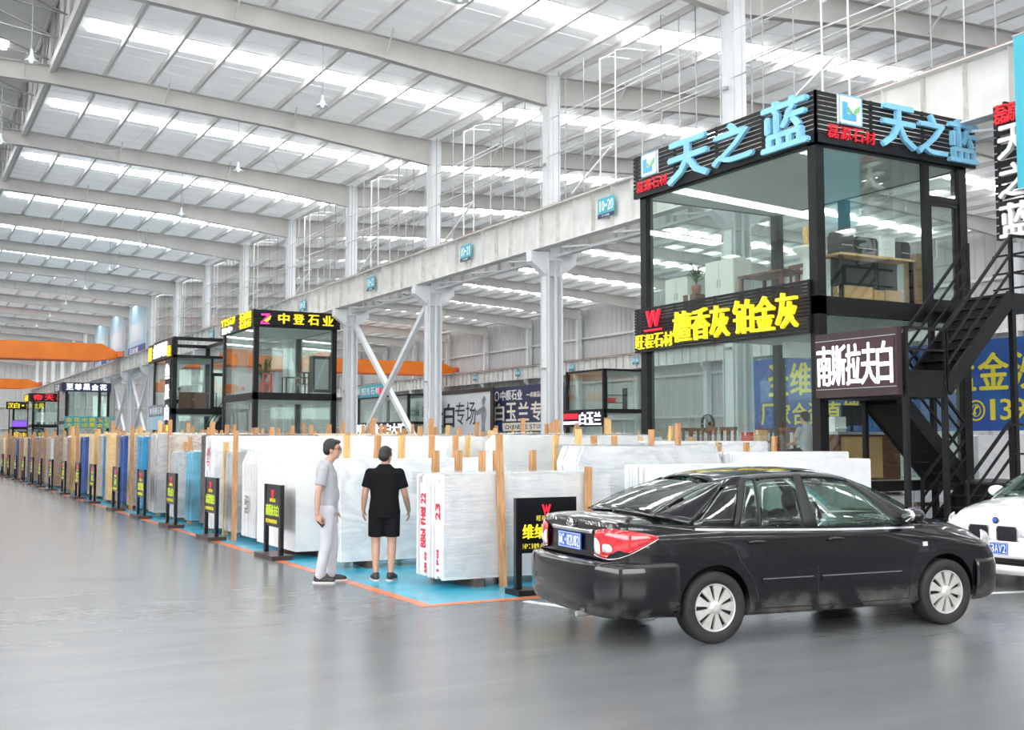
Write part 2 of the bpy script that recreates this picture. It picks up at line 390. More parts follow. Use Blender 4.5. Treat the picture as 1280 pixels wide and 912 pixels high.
wn = ribbed('wall_near', [(-18, FILL_OPENING_N[0], 0, 16.4), (FILL_OPENING_N[0], FILL_OPENING_N[1], 0, FILL_OPENING_N[2]), (FILL_OPENING_N[0], FILL_OPENING_N[1], FILL_OPENING_N[3], 16.4), (FILL_OPENING_N[1], XW, 0, 16.4)], 'y', YN)
struct(MB().box(-80, -20, -90, YF, -.32, -.02).build('ground_left', 'apron')); struct(MB().box(-20, XW+.2, -90, YN, -.32, -.02).build('ground_near', 'apron'))

for z in (3.6, 6.9, 10.9): MB().box(XW-.22, XW-.08, YN, YF, z-.09, z+.09).build('girt', 'purlin', wr)
mb = MB(); x = -20
while x < XW: mb.v += [(x, YF, 0), (x, YF, 16.4), (x+.6, YF, 0), (x+.6, YF, 16.4), (x+.66, YF-.06, 0), (x+.66, YF-.06, 16.4), (x+.74, YF-.06, 0), (x+.74, YF-.06, 16.4)]; x += .8
for i in range(len(mb.v)//2 - 1): mb.f.append((2*i, 2*i+2, 2*i+3, 2*i+1))
we = struct(mb.build('wall_end', 'wall'))
for z in (3.6, 6.9, 10.9): MB().box(-18, XW-.3, YF-.22, YF-.08, z-.09, z+.09).build('girt', 'purlin', we)

# ------------------------------------------------------------------ columns, crane runways, cranes
def column_thing():
    t = thing('steel_column', 'tall grey steel column with a bracket carrying the crane runway beams', 'column', group='columns between the two halls')
    mb = MB(); mb.box(-.26, -.225, -.27, .27, 0, 7.55); mb.box(.225, .26, -.27, .27, 0, 7.55); mb.box(-.225, .225, -.02, .02, 0, 7.55)
    mb.box(-.04, .04, -.27, -.24, 0, 7.55); mb.box(-.04, .04, .24, .27, 0, 7.55); mb.build('lower_shaft', 'column', t)
    mb = MB(); mb.box(-.2, .2, -.24, .24, 7.55, 13.56); mb.box(-.24, .24, -.26, .26, 7.5, 7.6); mb.build('upper_shaft', 'column', t)
    mb = MB(); mb.prism([(-.24, 7.0), (-.85, 7.45), (-.85, 7.78), (.85, 7.78), (.85, 7.45), (.24, 7.0)], 'y', -.16, .16); mb.build('bracket', 'column', t)
    mb = MB(); mb.box(-.3, .3, -.3, .3, 0, .05); mb.build('base_plate', 'steel', t)
    mb = MB(); mb.box(-.34, -.26, -.1, .1, 4.0, 4.06); mb.box(-.34, -.26, -.1, .1, 10.6, 10.68); mb.build('cleat', 'rod_dark', t)
    mb = MB(); mb.tube((-.3, -.2, .1), (-.3, -.2, 7.2), .02, 6); mb.tube((-.28, .2, .1), (-.28, .2, 12.6), .015, 6); mb.build('conduit', 'rod', t)
    return t
col0 = None
for k in KS:
    loc = (XC, Y0 + BAY*k, 0)
    if col0 is None: col0 = column_thing(); col0.location = loc
    else: dup(col0, loc)
def runway(x, side, label, group, z0=7.80, z1=9.02):
    t = thing('runway_beam', label, 'beam', group=group)
    mb = MB(); mb.box(-.012, .012, 0, BAY-.02, z0, z1); mb.box(-.18, .18, 0, BAY-.02, z0, z0+.03); mb.box(-.24, .24, 0, BAY-.02, z1-.03, z1); mb.build('i_section', 'beam', t)
    me = None
    for i in range(9):
        mb = MB(); mb.box(-.15, .15, .5+i, .515+i, z0+.03, z1-.03)
        o = mb.build('stiffener', 'stain' if i % 3 else 'beam', t)
    MB().box(-.04, .04, 0, BAY-.02, z1, z1+.10).build('rail', 'rust', t)
    for i in range(9): MB().box(-.10, .10, .3+i, .38+i, z1, z1+.04).build('rail_clip', 'rust', t)
    return t
rb0 = None
for k in KS[:-1]:
    loc = (XC-.6, Y0 + BAY*k, 0)
    if rb0 is None: rb0 = runway(0, 0, 'grey stiffened crane runway beam with rusty rail along the column brackets', 'runway beams on the aisle side of the columns'); rb0.location = loc
    else: dup(rb0, loc)
for k in KS[:-1]: dup(rb0, (XC+.6, Y0+BAY*k, 0), None, 'grey crane runway beam on the far side of the column brackets', 'runway beams on the far side of the columns')
for k in KS[1:-1]: dup(rb0, (XW-.75, Y0+BAY*k, -.1), None, 'pale crane runway beam in front of the ribbed side wall', 'runway beams along the side wall')
# light lattice under the two runway beams
for k in range(-2, 9):
    y = Y0 + BAY*k; mb = MB()
    t = thing('runway_lattice', 'light horizontal lattice bracing between the two runway beams', 'bracing', (XC, y, 7.7), 0, 'lattices under the runway beams')
    for i in range(6):
        a, b = .4+i*1.4, .4+(i+1)*1.4
        mb = MB(); mb.bar((-.55 if i % 2 else .55, a, 0), (.55 if i % 2 else -.55, b, 0), .06, .05); mb.build('lattice_bar', 'column', t)
    MB().bar((0, .29, -.05), (0, 8.71, -.05), .1, .08).build('lattice_chord', 'column', t)
# side wall columns
wc = None
for k in KS[2:]:
    loc = (XW-.4, Y0+BAY*k, 0)
    if wc is None:
        wc = thing('wall_column', 'grey steel column standing against the ribbed side wall', 'column', loc, 0, 'columns along the side wall')
        mb = MB(); mb.box(-.22, -.19, -.2, .2, 0, 13); mb.box(.19, .22, -.2, .2, 0, 13); mb.box(-.19, .19, -.02, .02, 0, 13); mb.build('shaft', 'column', wc)
        mb = MB(); mb.prism([(-.2, 7.0), (-.55, 7.4), (-.55, 7.68), (-.2, 7.68)], 'y', -.15, .15); mb.build('bracket', 'column', wc)
    else: dup(wc, loc)
# cyan number plates on the beams
def plate(loc, text, where):
    t = thing('number_plate', 'cyan bay number plate reading %s on the %s' % (text, where), 'sign', loc, -math.pi/2)
    MB().box(-.42, .42, 0, .02, -.32, .26).build('panel', 'cyan', t)
    MB().box(-.42, .42, -.006, 0, -.32, -.20).build('footer', 'navy_d', t)
    chars(t, text, -.36, -.12, .13, .30, .02, 'cyan_p', -.001, .006, .02, each=False, name='lettering')
    chars(t, 'STONE', -.2, -.285, .06, .05, .02, 'cyan_p', -.007, .004, .02, each=False, name='lettering')
for i, y in enumerate((26.36, 35.3, 44.3, 53.3, 62.3, 71.3)): plate((XC-.77, y, 8.45), '10-%d' % (20+i), 'crane runway')
for i, y in enumerate((75.2, 85.1, 95.0, 104.1, 113)): plate((XW-.935, y, 8.35), '11-%d' % (26+i), 'side wall beam')
# diagonal bracing between columns
for ya, lab in ((Y0+BAY, 'crossed steel tube bracing between columns beside the glass office with yellow lettering'), (Y0+BAY*7, 'crossed steel tube bracing between far columns below the blue posters'), (Y0+BAY*8, 'crossed steel tube bracing under the orange crane end')):
    t = thing('cross_bracing', lab, 'bracing', (XC, ya, 0))
    a = MB(); a.bar((.12, .37, .6), (.12, BAY-.37, 7.0), .20, .20); a.build('brace_tube', 'column', t)
    a = MB(); a.bar((-.12, .37, 7.0), (-.12, BAY-.37, .6), .20, .20); a.build('brace_tube', 'column', t)
# thin pipe frames standing on the runway, with a ladder in each bay
def pipe_frame(y, first):
    t = thing('pipe_frame', 'thin pipe scaffold frame standing on the runway between two columns', 'pipe frame', (XC-.42, y, 9.02), 0, 'pipe frames above the crane runway')
    for i, (dy, r, m) in enumerate(((-.5, .014, 'rod'), (-.8, .014, 'rod'), (-1.15, .016, 'rod_dark'), (-1.55, .014, 'rod_dark'), (-2.6, .016, 'rod_dark'), (-5.6, .017, 'rod'), (-6.5, .017, 'rod_dark'), (-7.3, .017, 'rod'), (-8.0, .017, 'rod_dark'))):
        mb = MB(); mb.tube((0, dy, 0), (0, dy, 4.1 if i % 2 else 4.35), r, 6); mb.build('upright', m, t)
    for z in (1.75, 2.95):
        mb = MB(); mb.tube((0, -8.6, z), (0, -.4, z), .02, 6); mb.tube((.5, -8.6, z+.15), (.5, -.4, z+.15), .016, 6); mb.build('ledger', 'rod_white' if z > 2 else 'rod', t)
    lad = MB(); lad.tube((0, -3.5, 0), (0, -3.5, 4.05), .024, 6); lad.build('ladder_stile', 'rod_white', t)
    lad = MB(); lad.tube((0, -4.3, 0), (0, -4.3, 4.05), .024, 6); lad.build('ladder_stile', 'rod_white', t)
    for z in (1.3, 2.6, 4.0):
        mb = MB(); mb.tube((0, -3.5, z), (0, -4.3, z), .024, 6); mb.build('ladder_rung', 'rod_white', t)
    mb = MB(); mb.path([(0, -3.5, 4.05), (.5, -3.3, 4.25), (1.2, -3.3, 4.3)], .022); mb.build('top_hoop', 'rod_white', t); mb = MB(); mb.path([(0, -4.3, 4.05), (.5, -4.1, 4.25), (1.2, -4.1, 4.3)], .022); mb.build('top_hoop', 'rod_white', t)
    mb = MB(); mb.bar((.3, -3.6, 1.4), (.3, -1.4, .4), .05, .05); mb.build('strut', 'rod_white', t)
    mb = MB(); mb.tube((.25, -.9, 2.2), (.25, -8.8, 2.0), .02, 6); mb.build('ledger', 'rod_white', t)
    return t
pf = None
for k in range(-1, 13):
    if k in (8, 9, 10): continue
    y = Y0 + BAY*k
    if pf is None: pf = pipe_frame(y, True)
    else: dup(pf, (XC-.42, y, 9.02))
# cranes
def crane(y, x0, x1, z0, h, lab, trolley):
    t = thing('bridge_crane', lab, 'crane', (0, y, z0))
    for dy in (0, 1.6):
        mb = MB(); n = .5
        prof = [(x0+.3, .35), (x0+2.2, 0), (x1-2.6, 0), (x1-.2, .35), (x1-.2, .75), (x1-1.8, h), (x0+1.4, h), (x0+.3, .75)]
        mb.prism(prof, 'y', dy-.28, dy+.28); g = mb.build('girder', 'crane', t)
        mb = MB(); mb.box(x0+2, x1-2.4, dy-.34, dy-.28, .02, .12); mb.build('bottom_flange', 'crane_d', g)
    for x in (x0+.3, x1-.3):
        mb = MB(); mb.box(x-.22, x+.22, -1.0, 2.6, .42, .9); mb.build('end_carriage', 'crane_d', t)
    mb = MB(); mb.box(trolley-.7, trolley+.7, -.1, 1.7, h, h+.55); mb.build('trolley', 'crane_d', t)
    mb = MB(); mb.tube((trolley, .8, h), (trolley, .8, -2.2), .03); mb.box(trolley-.2, trolley+.2, .6, 1.0, -2.8, -2.2); mb.build('hook_block', 'crane_d', t)
crane(103.5, -17, XC-.6, 8.72, 1.55, 'orange bridge crane spanning the near hall in front of the blue posters', -8)
crane(163, -17, XC-.6, 8.72, 1.3, 'farthest orange bridge crane low above the dark offices', -6)
crane(109, XC+.6, XW-.75, 8.75, 1.45, 'orange red bridge crane spanning the far hall', 39)
# lamps hung from the rafters
lm = None
for x, ys in ((10.75, [Y0+BAY*k for k in range(-1, 9)]), (2.9, [Y0, Y0+BAY, Y0+2*BAY])):
    for y in ys:
        if lm is None:
            lm = thing('pendant_lamp', 'high bay pendant lamp with shallow enamel shade hung below a rafter', 'lamp', (x, y, 11.45), 0, 'high bay lamps under the rafters')
            MB().tube((0, 0, .32), (0, 0, 1.9 if x > 5 else 2.35), .012, 6).build('stem', 'rod_dark', lm)
            MB().lathe([(.035, .34), (.045, .2), (.08, .10), (.19, .02), (.20, 0), (.18, .01), (.07, .09), (.0, .09)], 18).build('lamp_shade', 'shade', lm, True)
            MB().ell((0, 0, .06), (.06, .06, .08), 10, 6).build('bulb', 'bulb', lm, True)
        else: dup(lm, (x, y, 11.45))
# loose white cables slung below the rafters
for i, pts in enumerate(([(92, 165), (126, 187), (153, 199), (185, 208)], [(75, 189), (122, 187), (156, 184), (185, 177)], [(292, 223), (354, 224), (388, 221), (422, 217)], [(340, 206), (355, 224), (371, 238), (396, 245)])):
    pts = [at(u, v, Z=13.7) for u, v in pts]
    mb = MB(); P = [Vector(p) for p in pts]; P[0].z = roof_z(P[0].x)+.02; P[-1].z = roof_z(P[-1].x)+.02; Q = []
    for j in range(len(P)-1):
        a, b, c, d = P[max(j-1, 0)], P[j], P[j+1], P[min(j+2, len(P)-1)]
        for s in range(6):
            u = s/6; Q.append(.5*((2*b) + (c-a)*u + (2*a-5*b+4*c-d)*u*u + (3*b-a-3*c+d)*u**3))
    Q.append(P[-1]); mb.path(Q, .014, 6)
    tag(mb.build('hanging_cable', 'rod_white'), 'white cable sagging under the rafters where it crosses another', 'cable', 'crossed white cables under the roof')
# blue posters hung above the runway far down the hall
for i, (y, lab) in enumerate(((97.5, 'large blue printed poster above the runway, nearest of three'), (107.0, 'blue printed poster above the runway, middle of three'), (116.0, 'blue printed poster above the runway, farthest of three'))):
    t = thing('hanging_poster', lab, 'poster', (XC-.45, y, 9.03), -math.pi/2)
    mb = MB(); mb.box(-3.8, 3.8, -.03, .03, 0, 4.2); mb.build('sheet', 'poster_b', t)
    MB().box(-3.8, 3.8, -.05, -.03, 0, .7).build('caption_band', 'navy', t); MB().box(-3.0, 2.6, -.045, -.03, 1.1, 2.6).build('printed_figure', 'print_w', t)
    chars(t, '石材城', -3, .12, 1.1, .45, .2, 'white_t', -.05, .01, .03, each=False, name='lettering')
# the poster behind the orange crane bridge

# ------------------------------------------------------------------ two-storey glass offices
XF = 14.2
def slat_sign(name, label, loc, rz, L, h, n, sl, fascia=.16, m='black', group=None):
    t = thing(name, label, 'sign', loc, rz, group)
    for i in range(n):
        z = fascia + (h-fascia)*i/n
        MB().box(0, L, 0, .035, z, z+(h-fascia)/n*sl).build('slat', m, t)
    if fascia: MB().box(0, L, 0, .05, 0, fascia-.012).build('fascia', m, t)
    nb = max(1, int(L/1.3))
    for i in range(nb+1):
        x = .06+i*(L-.12)/nb; MB().box(x-.025, x+.025, .035, .075, 0, h).build('batten', m, t)
    return t
def leaf_logo(t, x, z, w, h, y=-.05):
    p = MB().box(x, x+w, y, y+.05, z, z+h).build('logo_panel', 'white_t', t)
    mb = MB(); mb.box(x, x+w, y-.004, y, z, z+h*.05); mb.box(x, x+w, y-.004, y, z+h*.95, z+h); mb.box(x, x+w*.05, y-.004, y, z, z+h); mb.box(x+w*.95, x+w, y-.004, y, z, z+h); mb.build('logo_border', 'lblue_t', p)
    mb = MB(); mb.prism([(x+w*.14, z+h*.15), (x+w*.72, z+h*.15), (x+w*.72, z+h*.36), (x+w*.36, z+h*.36), (x+w*.36, z+h*.75), (x+w*.14, z+h*.75)], 'y', y-.012, y); mb.build('logo_letter', M['logo_blue'], p)
    for s, l in ((1, 1.0), (-1, .7)):
        mb = MB(); cx, cz = x+w*.58, z+h*.36
        pts = [(cx, cz), (cx+s*w*.10*l, cz+h*.20*l), (cx+s*w*.32*l, cz+h*.34*l), (cx+s*w*.26*l, cz+h*.12*l), (cx+s*w*.1*l, cz+h*.02)]
        mb.prism(pts if s > 0 else pts[::-1], 'y', y-.018, y-.006); mb.build('logo_leaf', M['logo_green'], p)
M['logo_blue'] = mat('logo blue', (.10, .42, .78), .4); M['logo_green'] = mat('logo green', (.22, .55, .22), .4)

def frame_strip(t, name, x0, x1, y0, y1, z0, z1, w, m='black'):
    """four edge beams round a rectangle"""
    for a in ((x0, x1, y0, y0+w), (x0, x1, y1-w, y1), (x0, x0+w, y0+w, y1-w), (x1-w, x1, y0+w, y1-w)):
        MB().box(a[0], a[1], a[2], a[3], z0, z1).build(name, m, t)
def booth(label, x, y, LX, LY, zb, zf, zt, np_front=4, np_side=3, door=None, group=None, roof=.16, lower_glass='glass', back=True, pw=.2):
    t = thing('glass_office', label, 'office', (x, y, 0), 0, group)
    for (a, b) in ((0, 0), (LX-pw, 0), (0, LY-pw), (LX-pw, LY-pw)):
        MB().box(a, a+pw, b, b+pw, 0, zt).build('post', 'black', t)
    frame_strip(t, 'base_beam', 0, LX, 0, LY, zb-.19, zb, .1); MB().box(.1, LX-.1, .1, LY-.1, zb-.12, zb-.005).build('ground_floor', 'gceil', t)
    frame_strip(t, 'floor_beam', 0, LX, 0, LY, zf-.32, zf, .1); MB().box(.1, LX-.1, .1, LY-.1, zf-.10, zf-.005).build('upper_floor', 'gceil', t)
    MB().box(.1, LX-.1, .1, LY-.1, zf-.34, zf-.33).build('ceiling_board', 'gceil', t)
    frame_strip(t, 'roof_beam', 0, LX, 0, LY, zt-roof, zt, .12); MB().box(.12, LX-.12, .12, LY-.12, zt-roof, zt-.02).build('roof_board', 'gceil', t)
    for z0, z1 in ((zb, zf-.32), (zf, zt-roof)):
        w = (LY-2*pw)/np_front
        for i in range(np_front):
            MB().box(.06, .072, pw+i*w+.006, pw+(i+1)*w-.006, z0, z1).build('glass_pane', lower_glass, t)
            if back: MB().box(LX-.072, LX-.06, pw+i*w+.006, pw+(i+1)*w-.006, z0, z1).build('glass_pane', lower_glass, t)
        end = LX-pw; s_end = end
        if door and z0 == zf: s_end = LX-pw-door
        w = (s_end-pw)/np_side
        for i in range(np_side):
            MB().box(pw+i*w+.006, pw+(i+1)*w-.006, .06, .072, z0, z1).build('glass_pane', lower_glass, t)
        w = (end-pw)/np_side
        for i in range(np_side): MB().box(pw+i*w+.006, pw+(i+1)*w-.006, LY-.072, LY-.06, z0, z1).build('glass_pane', lower_glass, t)
    if door:
        x0, x1 = LX-pw-door, LX-pw; zd = zf+2.0
        MB().box(x0-.06, x0+.06, 0, .12, zf, zt-roof).build('door_post', 'black', t)
        MB().box(x0+.06, x1, .02, .1, zd, zd+.1).build('transom_bar', 'black', t)
        MB().box(x0+.06, x1, .05, .062, zd+.1, zt-roof).build('glass_pane', 'glass', t)
        d = MB().box(x0+.06, x0+.14, .03, .09, zf, zd).box(x1-.08, x1, .03, .09, zf, zd).box(x0+.14, x1-.08, .03, .09, zf, zf+.12).box(x0+.14, x1-.08, .03, .09, zd-.08, zd).build('door', 'black', t)
        MB().box(x0+.14, x1-.08, .055, .065, zf+.12, zd-.08).build('door_pane', 'glass', d)
        MB().box(x0+.18, x0+.21, -.02, .03, zf+.9, zf+1.25).build('door_handle', 'steel', d)
    return t
B1 = booth('two storey glass office with black steel posts under the light blue sign', XF, 14.42, 3.95, 5.3, 1.0, 4.28, 7.14, 4, 2, .9)
# its signs
Ys, Yn_ = 19.85, 14.32
t = slat_sign('roof_sign', 'longer black slatted roof sign with light blue lettering facing the aisle', (XF-.08, Ys, 7.0), -math.pi/2, Ys-Yn_, .94, 9, .72)
leaf_logo(t, .36, .40, .56, .5)
chars(t, '磊源石材', .16, .10, .25, .24, .03, 'red_t', -.01, .03, .012)
for ch, a, b, z0, h in (('天', 18.5, 17.2, .03, .84), ('之', 17.05, 15.9, .10, .74), ('蓝', 15.62, 14.46, .04, .88)):
    mb = MB(); put_glyph(mb, ch, Ys-a, z0, a-b, h, -.02, .07, .035); mb.build('character', 'lblue_t', t)
t = slat_sign('roof_sign', 'shorter black slatted roof sign with light blue lettering above the office door', (XF-.08, Yn_, 7.0), 0, 4.2, .94, 9, .72)
leaf_logo(t, .52, .38, .58, .54)
chars(t, '磊源石材', .26, .10, .27, .24, .035, 'red_t', -.01, .03, .012)
for ch, a, b, z0, h in (('天', 15.70, 16.56, .12, .78), ('之', 16.64, 17.42, .10, .76), ('蓝', 17.50, 18.28, .06, .80)):
    mb = MB(); put_glyph(mb, ch, a-XF+.08, z0, b-a, h, -.02, .07, .035); mb.build('character', 'lblue_t', t)
t = slat_sign('shop_sign', 'black slatted sign with yellow lettering and red mark between the two office floors', (XF-.08, Ys, 3.62), -math.pi/2, Ys-14.55, .96, 14, .8, .06)
chars(t, 'W', .50, .52, .46, .34, 0, 'led_red', -.01, .05, .025); MB().box(.40, 1.02, -.04, -.01, .43, .47).build('red_bar', 'led_red', t)
chars(t, '旺程石材', .10, .07, .29, .30, .04, 'yellow_t', -.01, .04, .01)
chars(t, '檀香灰', 1.46, .12, .54, .62, .05, 'yellow_t', -.01, .07, .014); chars(t, '铂金灰', 3.34, .13, .53, .64, .055, 'yellow_t', -.01, .07, .014)
# LED screen hung between the corner post and the stair landing
t = thing('led_screen', 'brown framed LED screen showing five white glowing characters beside the stair landing', 'screen', (XF-.13, 14.38, 2.46), -math.pi/2)
MB().box(0, 1.80, .0, .12, 0, 1.10).build('housing', 'brown_f', t); MB().box(.05, 1.75, -.012, 0, .16, .95).build('matrix', 'led_bg', t)
for z in (.135, .965): MB().box(.02, 1.78, -.014, 0, z, z+.012).build('trim_strip', 'steel', t)
chars(t, '南斯拉夫白', .06, .20, .315, .68, .02, 'led', -.012, .012, .03)
# hanging vertical sign and cyan banner right of the office
t = slat_sign('vertical_sign', 'black slatted vertical sign with white characters hung from the runway beam', (17.5, at(1243, 200, X=17.5).y, 5.35), -math.pi/2, .98, 2.5, 17, .78, 0)
chars(t, '磊源石材', .04, 2.12, .26, .34, -.03, 'red_t', -.01, .03, .04)
for ch, z in (('天', 1.44), ('之', .74), ('蓝', .02)):
    mb = MB(); put_glyph(mb, ch, .14, z, .66, .60, -.01, .08, .045); mb.build('character', 'white_t', t)
[MB().box(x, x+.05, .0, .3, 2.44, 2.52).build('bracket', 'black', t) for x in (.2, .7)]
t = thing('cyan_banner', 'plain cyan hanging banner in front of the vertical slatted sign', 'banner', (17.3, at(1272, 200, X=17.3).y, 6.15), -math.pi/2)
MB().box(0, 1.1, -.02, .02, 0, 2.75).build('sheet', M['cyan_b'] if 'cyan_b' in M else 'cyan', t); MB().tube((-.02, 0, 2.76), (1.12, 0, 2.76), .03).build('top_rod', 'steel', t); MB().tube((-.02, 0, 0), (1.12, 0, 0), .025).build('bottom_rod', 'steel', t)
# big blue banner behind the office
t = thing('banner', 'wide blue printed banner with yellow characters standing behind the office and stairs', 'banner', (21.5, 24.4, 1.95), -math.pi/2)
MB().box(0, 11.5, 0, .04, 0, 2.05).build('sheet', 'navy', t)
for x in (0.1, 3.9, 7.7, 11.4): MB().box(x-.04, x+.04, .05, .13, -1.95, 2.1).build('banner_post', 'steel', t)
for i in range(4):
    mb = MB(); put_glyph(mb, '圣维米黄'[i], .62+i*.86, 1.02, .76, .86, 0, .012, .03); mb.build('character', 'yellow_p', t)
for i in range(6):
    mb = MB(); put_glyph(mb, '厂家合资直销'[i], .3+i*.62, .22, .52, .58, 0, .012, .03); mb.build('character', 'yellow_p', t)
for i in range(3):
    mb = MB(); put_glyph(mb, '蓝金沙'[i], 6.66+i*.86, .92, .76, .82, 0, .012, .03); mb.build('character', 'yellow_p', t)
mb = MB()
for i, ch in enumerate('13959888'): put_glyph(mb, ch, 7.72+i*.34, .24, .28, .46, 0, .012, .03)
mb.build('phone_number', 'yellow_p', t); mb = MB(); mb.lathe([(.20, -.012), (.24, -.012), (.24, 0), (.20, 0), (.20, -.012)], 18, (7.42, 0, .46), 'y'); put_glyph(mb, '✆', 7.30, .32, .24, .28, 0, .012, .02); mb.build('phone_mark', 'yellow_p', t)

# ------------------------------------------------------------------ steel stairs in front of the office side
def flight(t, x0, z0, x1, z1, ya, yb, n, solid=False):
    d = 1 if x1 > x0 else -1
    for y in (ya, yb):
        mb = MB(); mb.bar((x0, y, z0+.02), (x1, y, z1-.05), .05, .26); mb.build('stringer', 'black', t)
    for i in range(n):
        f = (i+.5)/n; x = x0+(x1-x0)*f; z = z0+(z1-z0)*(i+1)/n
        MB().box(x-.5*abs(x1-x0)/n-.02, x+.5*abs(x1-x0)/n+.02, ya+.03, yb-.03, z-.05, z-.015).build('tread', 'black', t)
        if solid: MB().box(x-.02+(-d)*.0, x+.02, ya+.03, yb-.03, z-.05-(z1-z0)/n, z-.05).build('riser', 'black', t)
    if solid:
        mb = MB(); mb.bar((x0, (ya+yb)/2, z0-.12), (x1, (ya+yb)/2, z1-.18), yb-ya-.06, .02); mb.build('soffit', 'black', t)
def rail(t, x0, z0, x1, z1, y, hs=(.35, .65, .95), posts=True, m='black'):
    for h in hs:
        mb = MB(); mb.bar((x0, y, z0+h), (x1, y, z1+h), .045 if h == hs[-1] else .035, .045 if h == hs[-1] else .035); mb.build('rail', m, t)
    if posts:
        for x, z in ((x0, z0), (x1, z1)): MB().box(x-.025, x+.025, y-.025, y+.025, z-.05, z+hs[-1]+.02).build('rail_post', m, t)
st = thing('steel_staircase', 'black zigzag steel staircase with pipe rails against the office side', 'stairs', (0, 0, 0))
SA, SM, SB = 12.55, 13.47, 14.36
flight(st, 15.62, .0, 16.75, 1.0, SA, SM, 5, True); rail(st, 15.62, .1, 16.75, 1.1, SA); rail(st, 15.62, .1, 16.75, 1.1, SM)
MB().box(16.72, 18.6, SA, SB, .84, 1.0).build('lower_landing', 'black', st)
rail(st, 16.78, 1.0, 18.58, 1.0, SA, (.5, 1.0))
flight(st, 16.85, 1.0, 15.18, 2.55, SM+.08, SB, 8, True); rail(st, 16.85, 1.05, 15.18, 2.6, SM+.1, (.4, .75, 1.0))
MB().box(14.22, 15.2, SA, SB, 2.43, 2.55).build('middle_landing', 'black', st)
rail(st, 14.25, 2.55, 15.16, 2.55, SA, (.3, .65, 1.0)); 
for h in (.33, .66, 1.0): MB().bar((14.25, SA, 2.55+h), (14.25, SB-.1, 2.55+h), .035, .035).build('rail', 'black', st)
MB().box(14.24, 15.16, SA-.004, SA+.03, 2.55, 2.85).build('kick_plate', 'black', st)
for x, y in ((14.25, SA+.03), (15.16, SA+.03), (15.16, SB-.06)): MB().box(x-.04, x+.04, y-.04, y+.04, 0, 2.45).build('landing_post', 'black', st)
flight(st, 15.18, 2.55, 16.88, 4.26, SA, SM-.05, 9, True); rail(st, 15.18, 2.6, 16.88, 4.3, SA); rail(st, 15.18, 2.6, 16.88, 4.3, SM-.05)
MB().box(16.84, 18.7, SA, SB, 4.12, 4.28).build('upper_landing', 'black', st)
rail(st, 16.9, 4.28, 18.66, 4.28, SA, (.35, .65, 1.0)); 
for h in (.35, .65, 1.0): MB().bar((18.66, SA, 4.28+h), (18.66, SB-.1, 4.28+h), .035, .035).build('rail', 'black', st)
for x, y in ((16.92, SA+.03), (18.6, SA+.04), (16.92, SB-.06)): MB().box(x-.045, x+.045, y-.045, y+.045, 0, 4.14).build('landing_post', 'black', st)

# ------------------------------------------------------------------ things in the near office
def bx(name, label, cat, loc, dims, m, rz=0, group=None, parts=()):
    t = thing(name, label, cat, loc, rz, group)
    return t
def table(label, loc, L, W, h, top='wood_d', leg='wood_d', group=None, rz=0, name='desk'):
    t = thing(name, label, 'table', loc, rz, group)
    MB().box(-L/2, L/2, -W/2, W/2, h-.04, h).build('top', top, t)
    for a in (-1, 1):
        for b in (-1, 1): MB().box(a*(L/2-.05)-.03, a*(L/2-.05)+.03, b*(W/2-.05)-.03, b*(W/2-.05)+.03, 0, h-.04).build('leg', leg, t)
    return t
def chair(label, loc, rz, m='wood_d', group=None):
    t = thing('wooden_chair', label, 'chair', loc, rz, group)
    MB().box(-.22, .22, -.22, .22, .42, .46).build('seat', m, t)
    for a in (-.2, .2):
        MB().box(a-.02, a+.02, -.22, -.18, 0, .42).build('leg', m, t); MB().box(a-.02, a+.02, .18, .22, 0, .98).build('leg', m, t)
    MB().box(-.24, .24, .17, .23, .93, 1.0).build('crest_rail', m, t); MB().box(-.05, .05, .18, .21, .46, .93).build('back_splat', m, t)
    return t
def crate(label, loc, a, b, h, m='kraft', name='cardboard_box', cat='box', rz=0, group=None):
    t = thing(name, label, cat, loc, rz, group)
    MB().box(-a/2, a/2, -b/2, b/2, 0, h).build('carton', m, t); MB().box(-a/2-.002, a/2+.002, -.03, .03, h*.6, h+.003).build('tape', M['cream'], t)
    return t
FU, FG = 4.28, 1.0
t = table('pale long work table behind the upper side window', (16.1, 15.05, FU), 1.95, .55, .90, 'wood_y', 'black')
for lab, x, y, w, h in (('black handbag shaped case on the pale table beside the corner post', 15.36, 15.0, .34, .42), ('wide black case on the pale table', 15.88, 15.0, .58, .34), ('small black speaker box at the end of the pale table', 16.9, 15.0, .26, .34)):
    t = thing('black_case', lab, 'case', (x, y, FU+.90)); MB().prism([(-w/2, 0), (w/2, 0), (w/2, h*.8), (w/2-.05, h), (-w/2+.05, h), (-w/2, h*.8)], 'y', -.16, .16).build('shell', 'pc', t)
    MB().box(-.08, .08, -.02, .02, h, h+.03).build('handle', 'pc', t); MB().box(-w/2+.03, w/2-.03, -.165, -.16, h*.35, h*.4).build('clasp', 'steel', t)
t = thing('grey_cabinet', 'small grey cabinet standing on the pale table', 'cabinet', (16.45, 15.05, FU+.90)); MB().box(-.22, .22, -.16, .16, 0, .42).build('carcass', 'cream', t); MB().box(-.2, .2, -.166, -.16, .02, .4).build('door', 'white', t)
crate('wide cardboard carton on the upper floor under the pale table', (15.62, 14.97, FU), .72, .3, .30); crate('small cardboard carton beside the wide one under the table', (16.15, 14.97, FU), .28, .3, .26); crate('cardboard carton under the table next to dark bags', (16.55, 14.97, FU), .40, .3, .28)
for i in range(4): crate('brown carton in the tall stack at the table end', (17.3, 14.95, FU+i*.26), .30, .32, .255, group='stacked cartons at the table end')
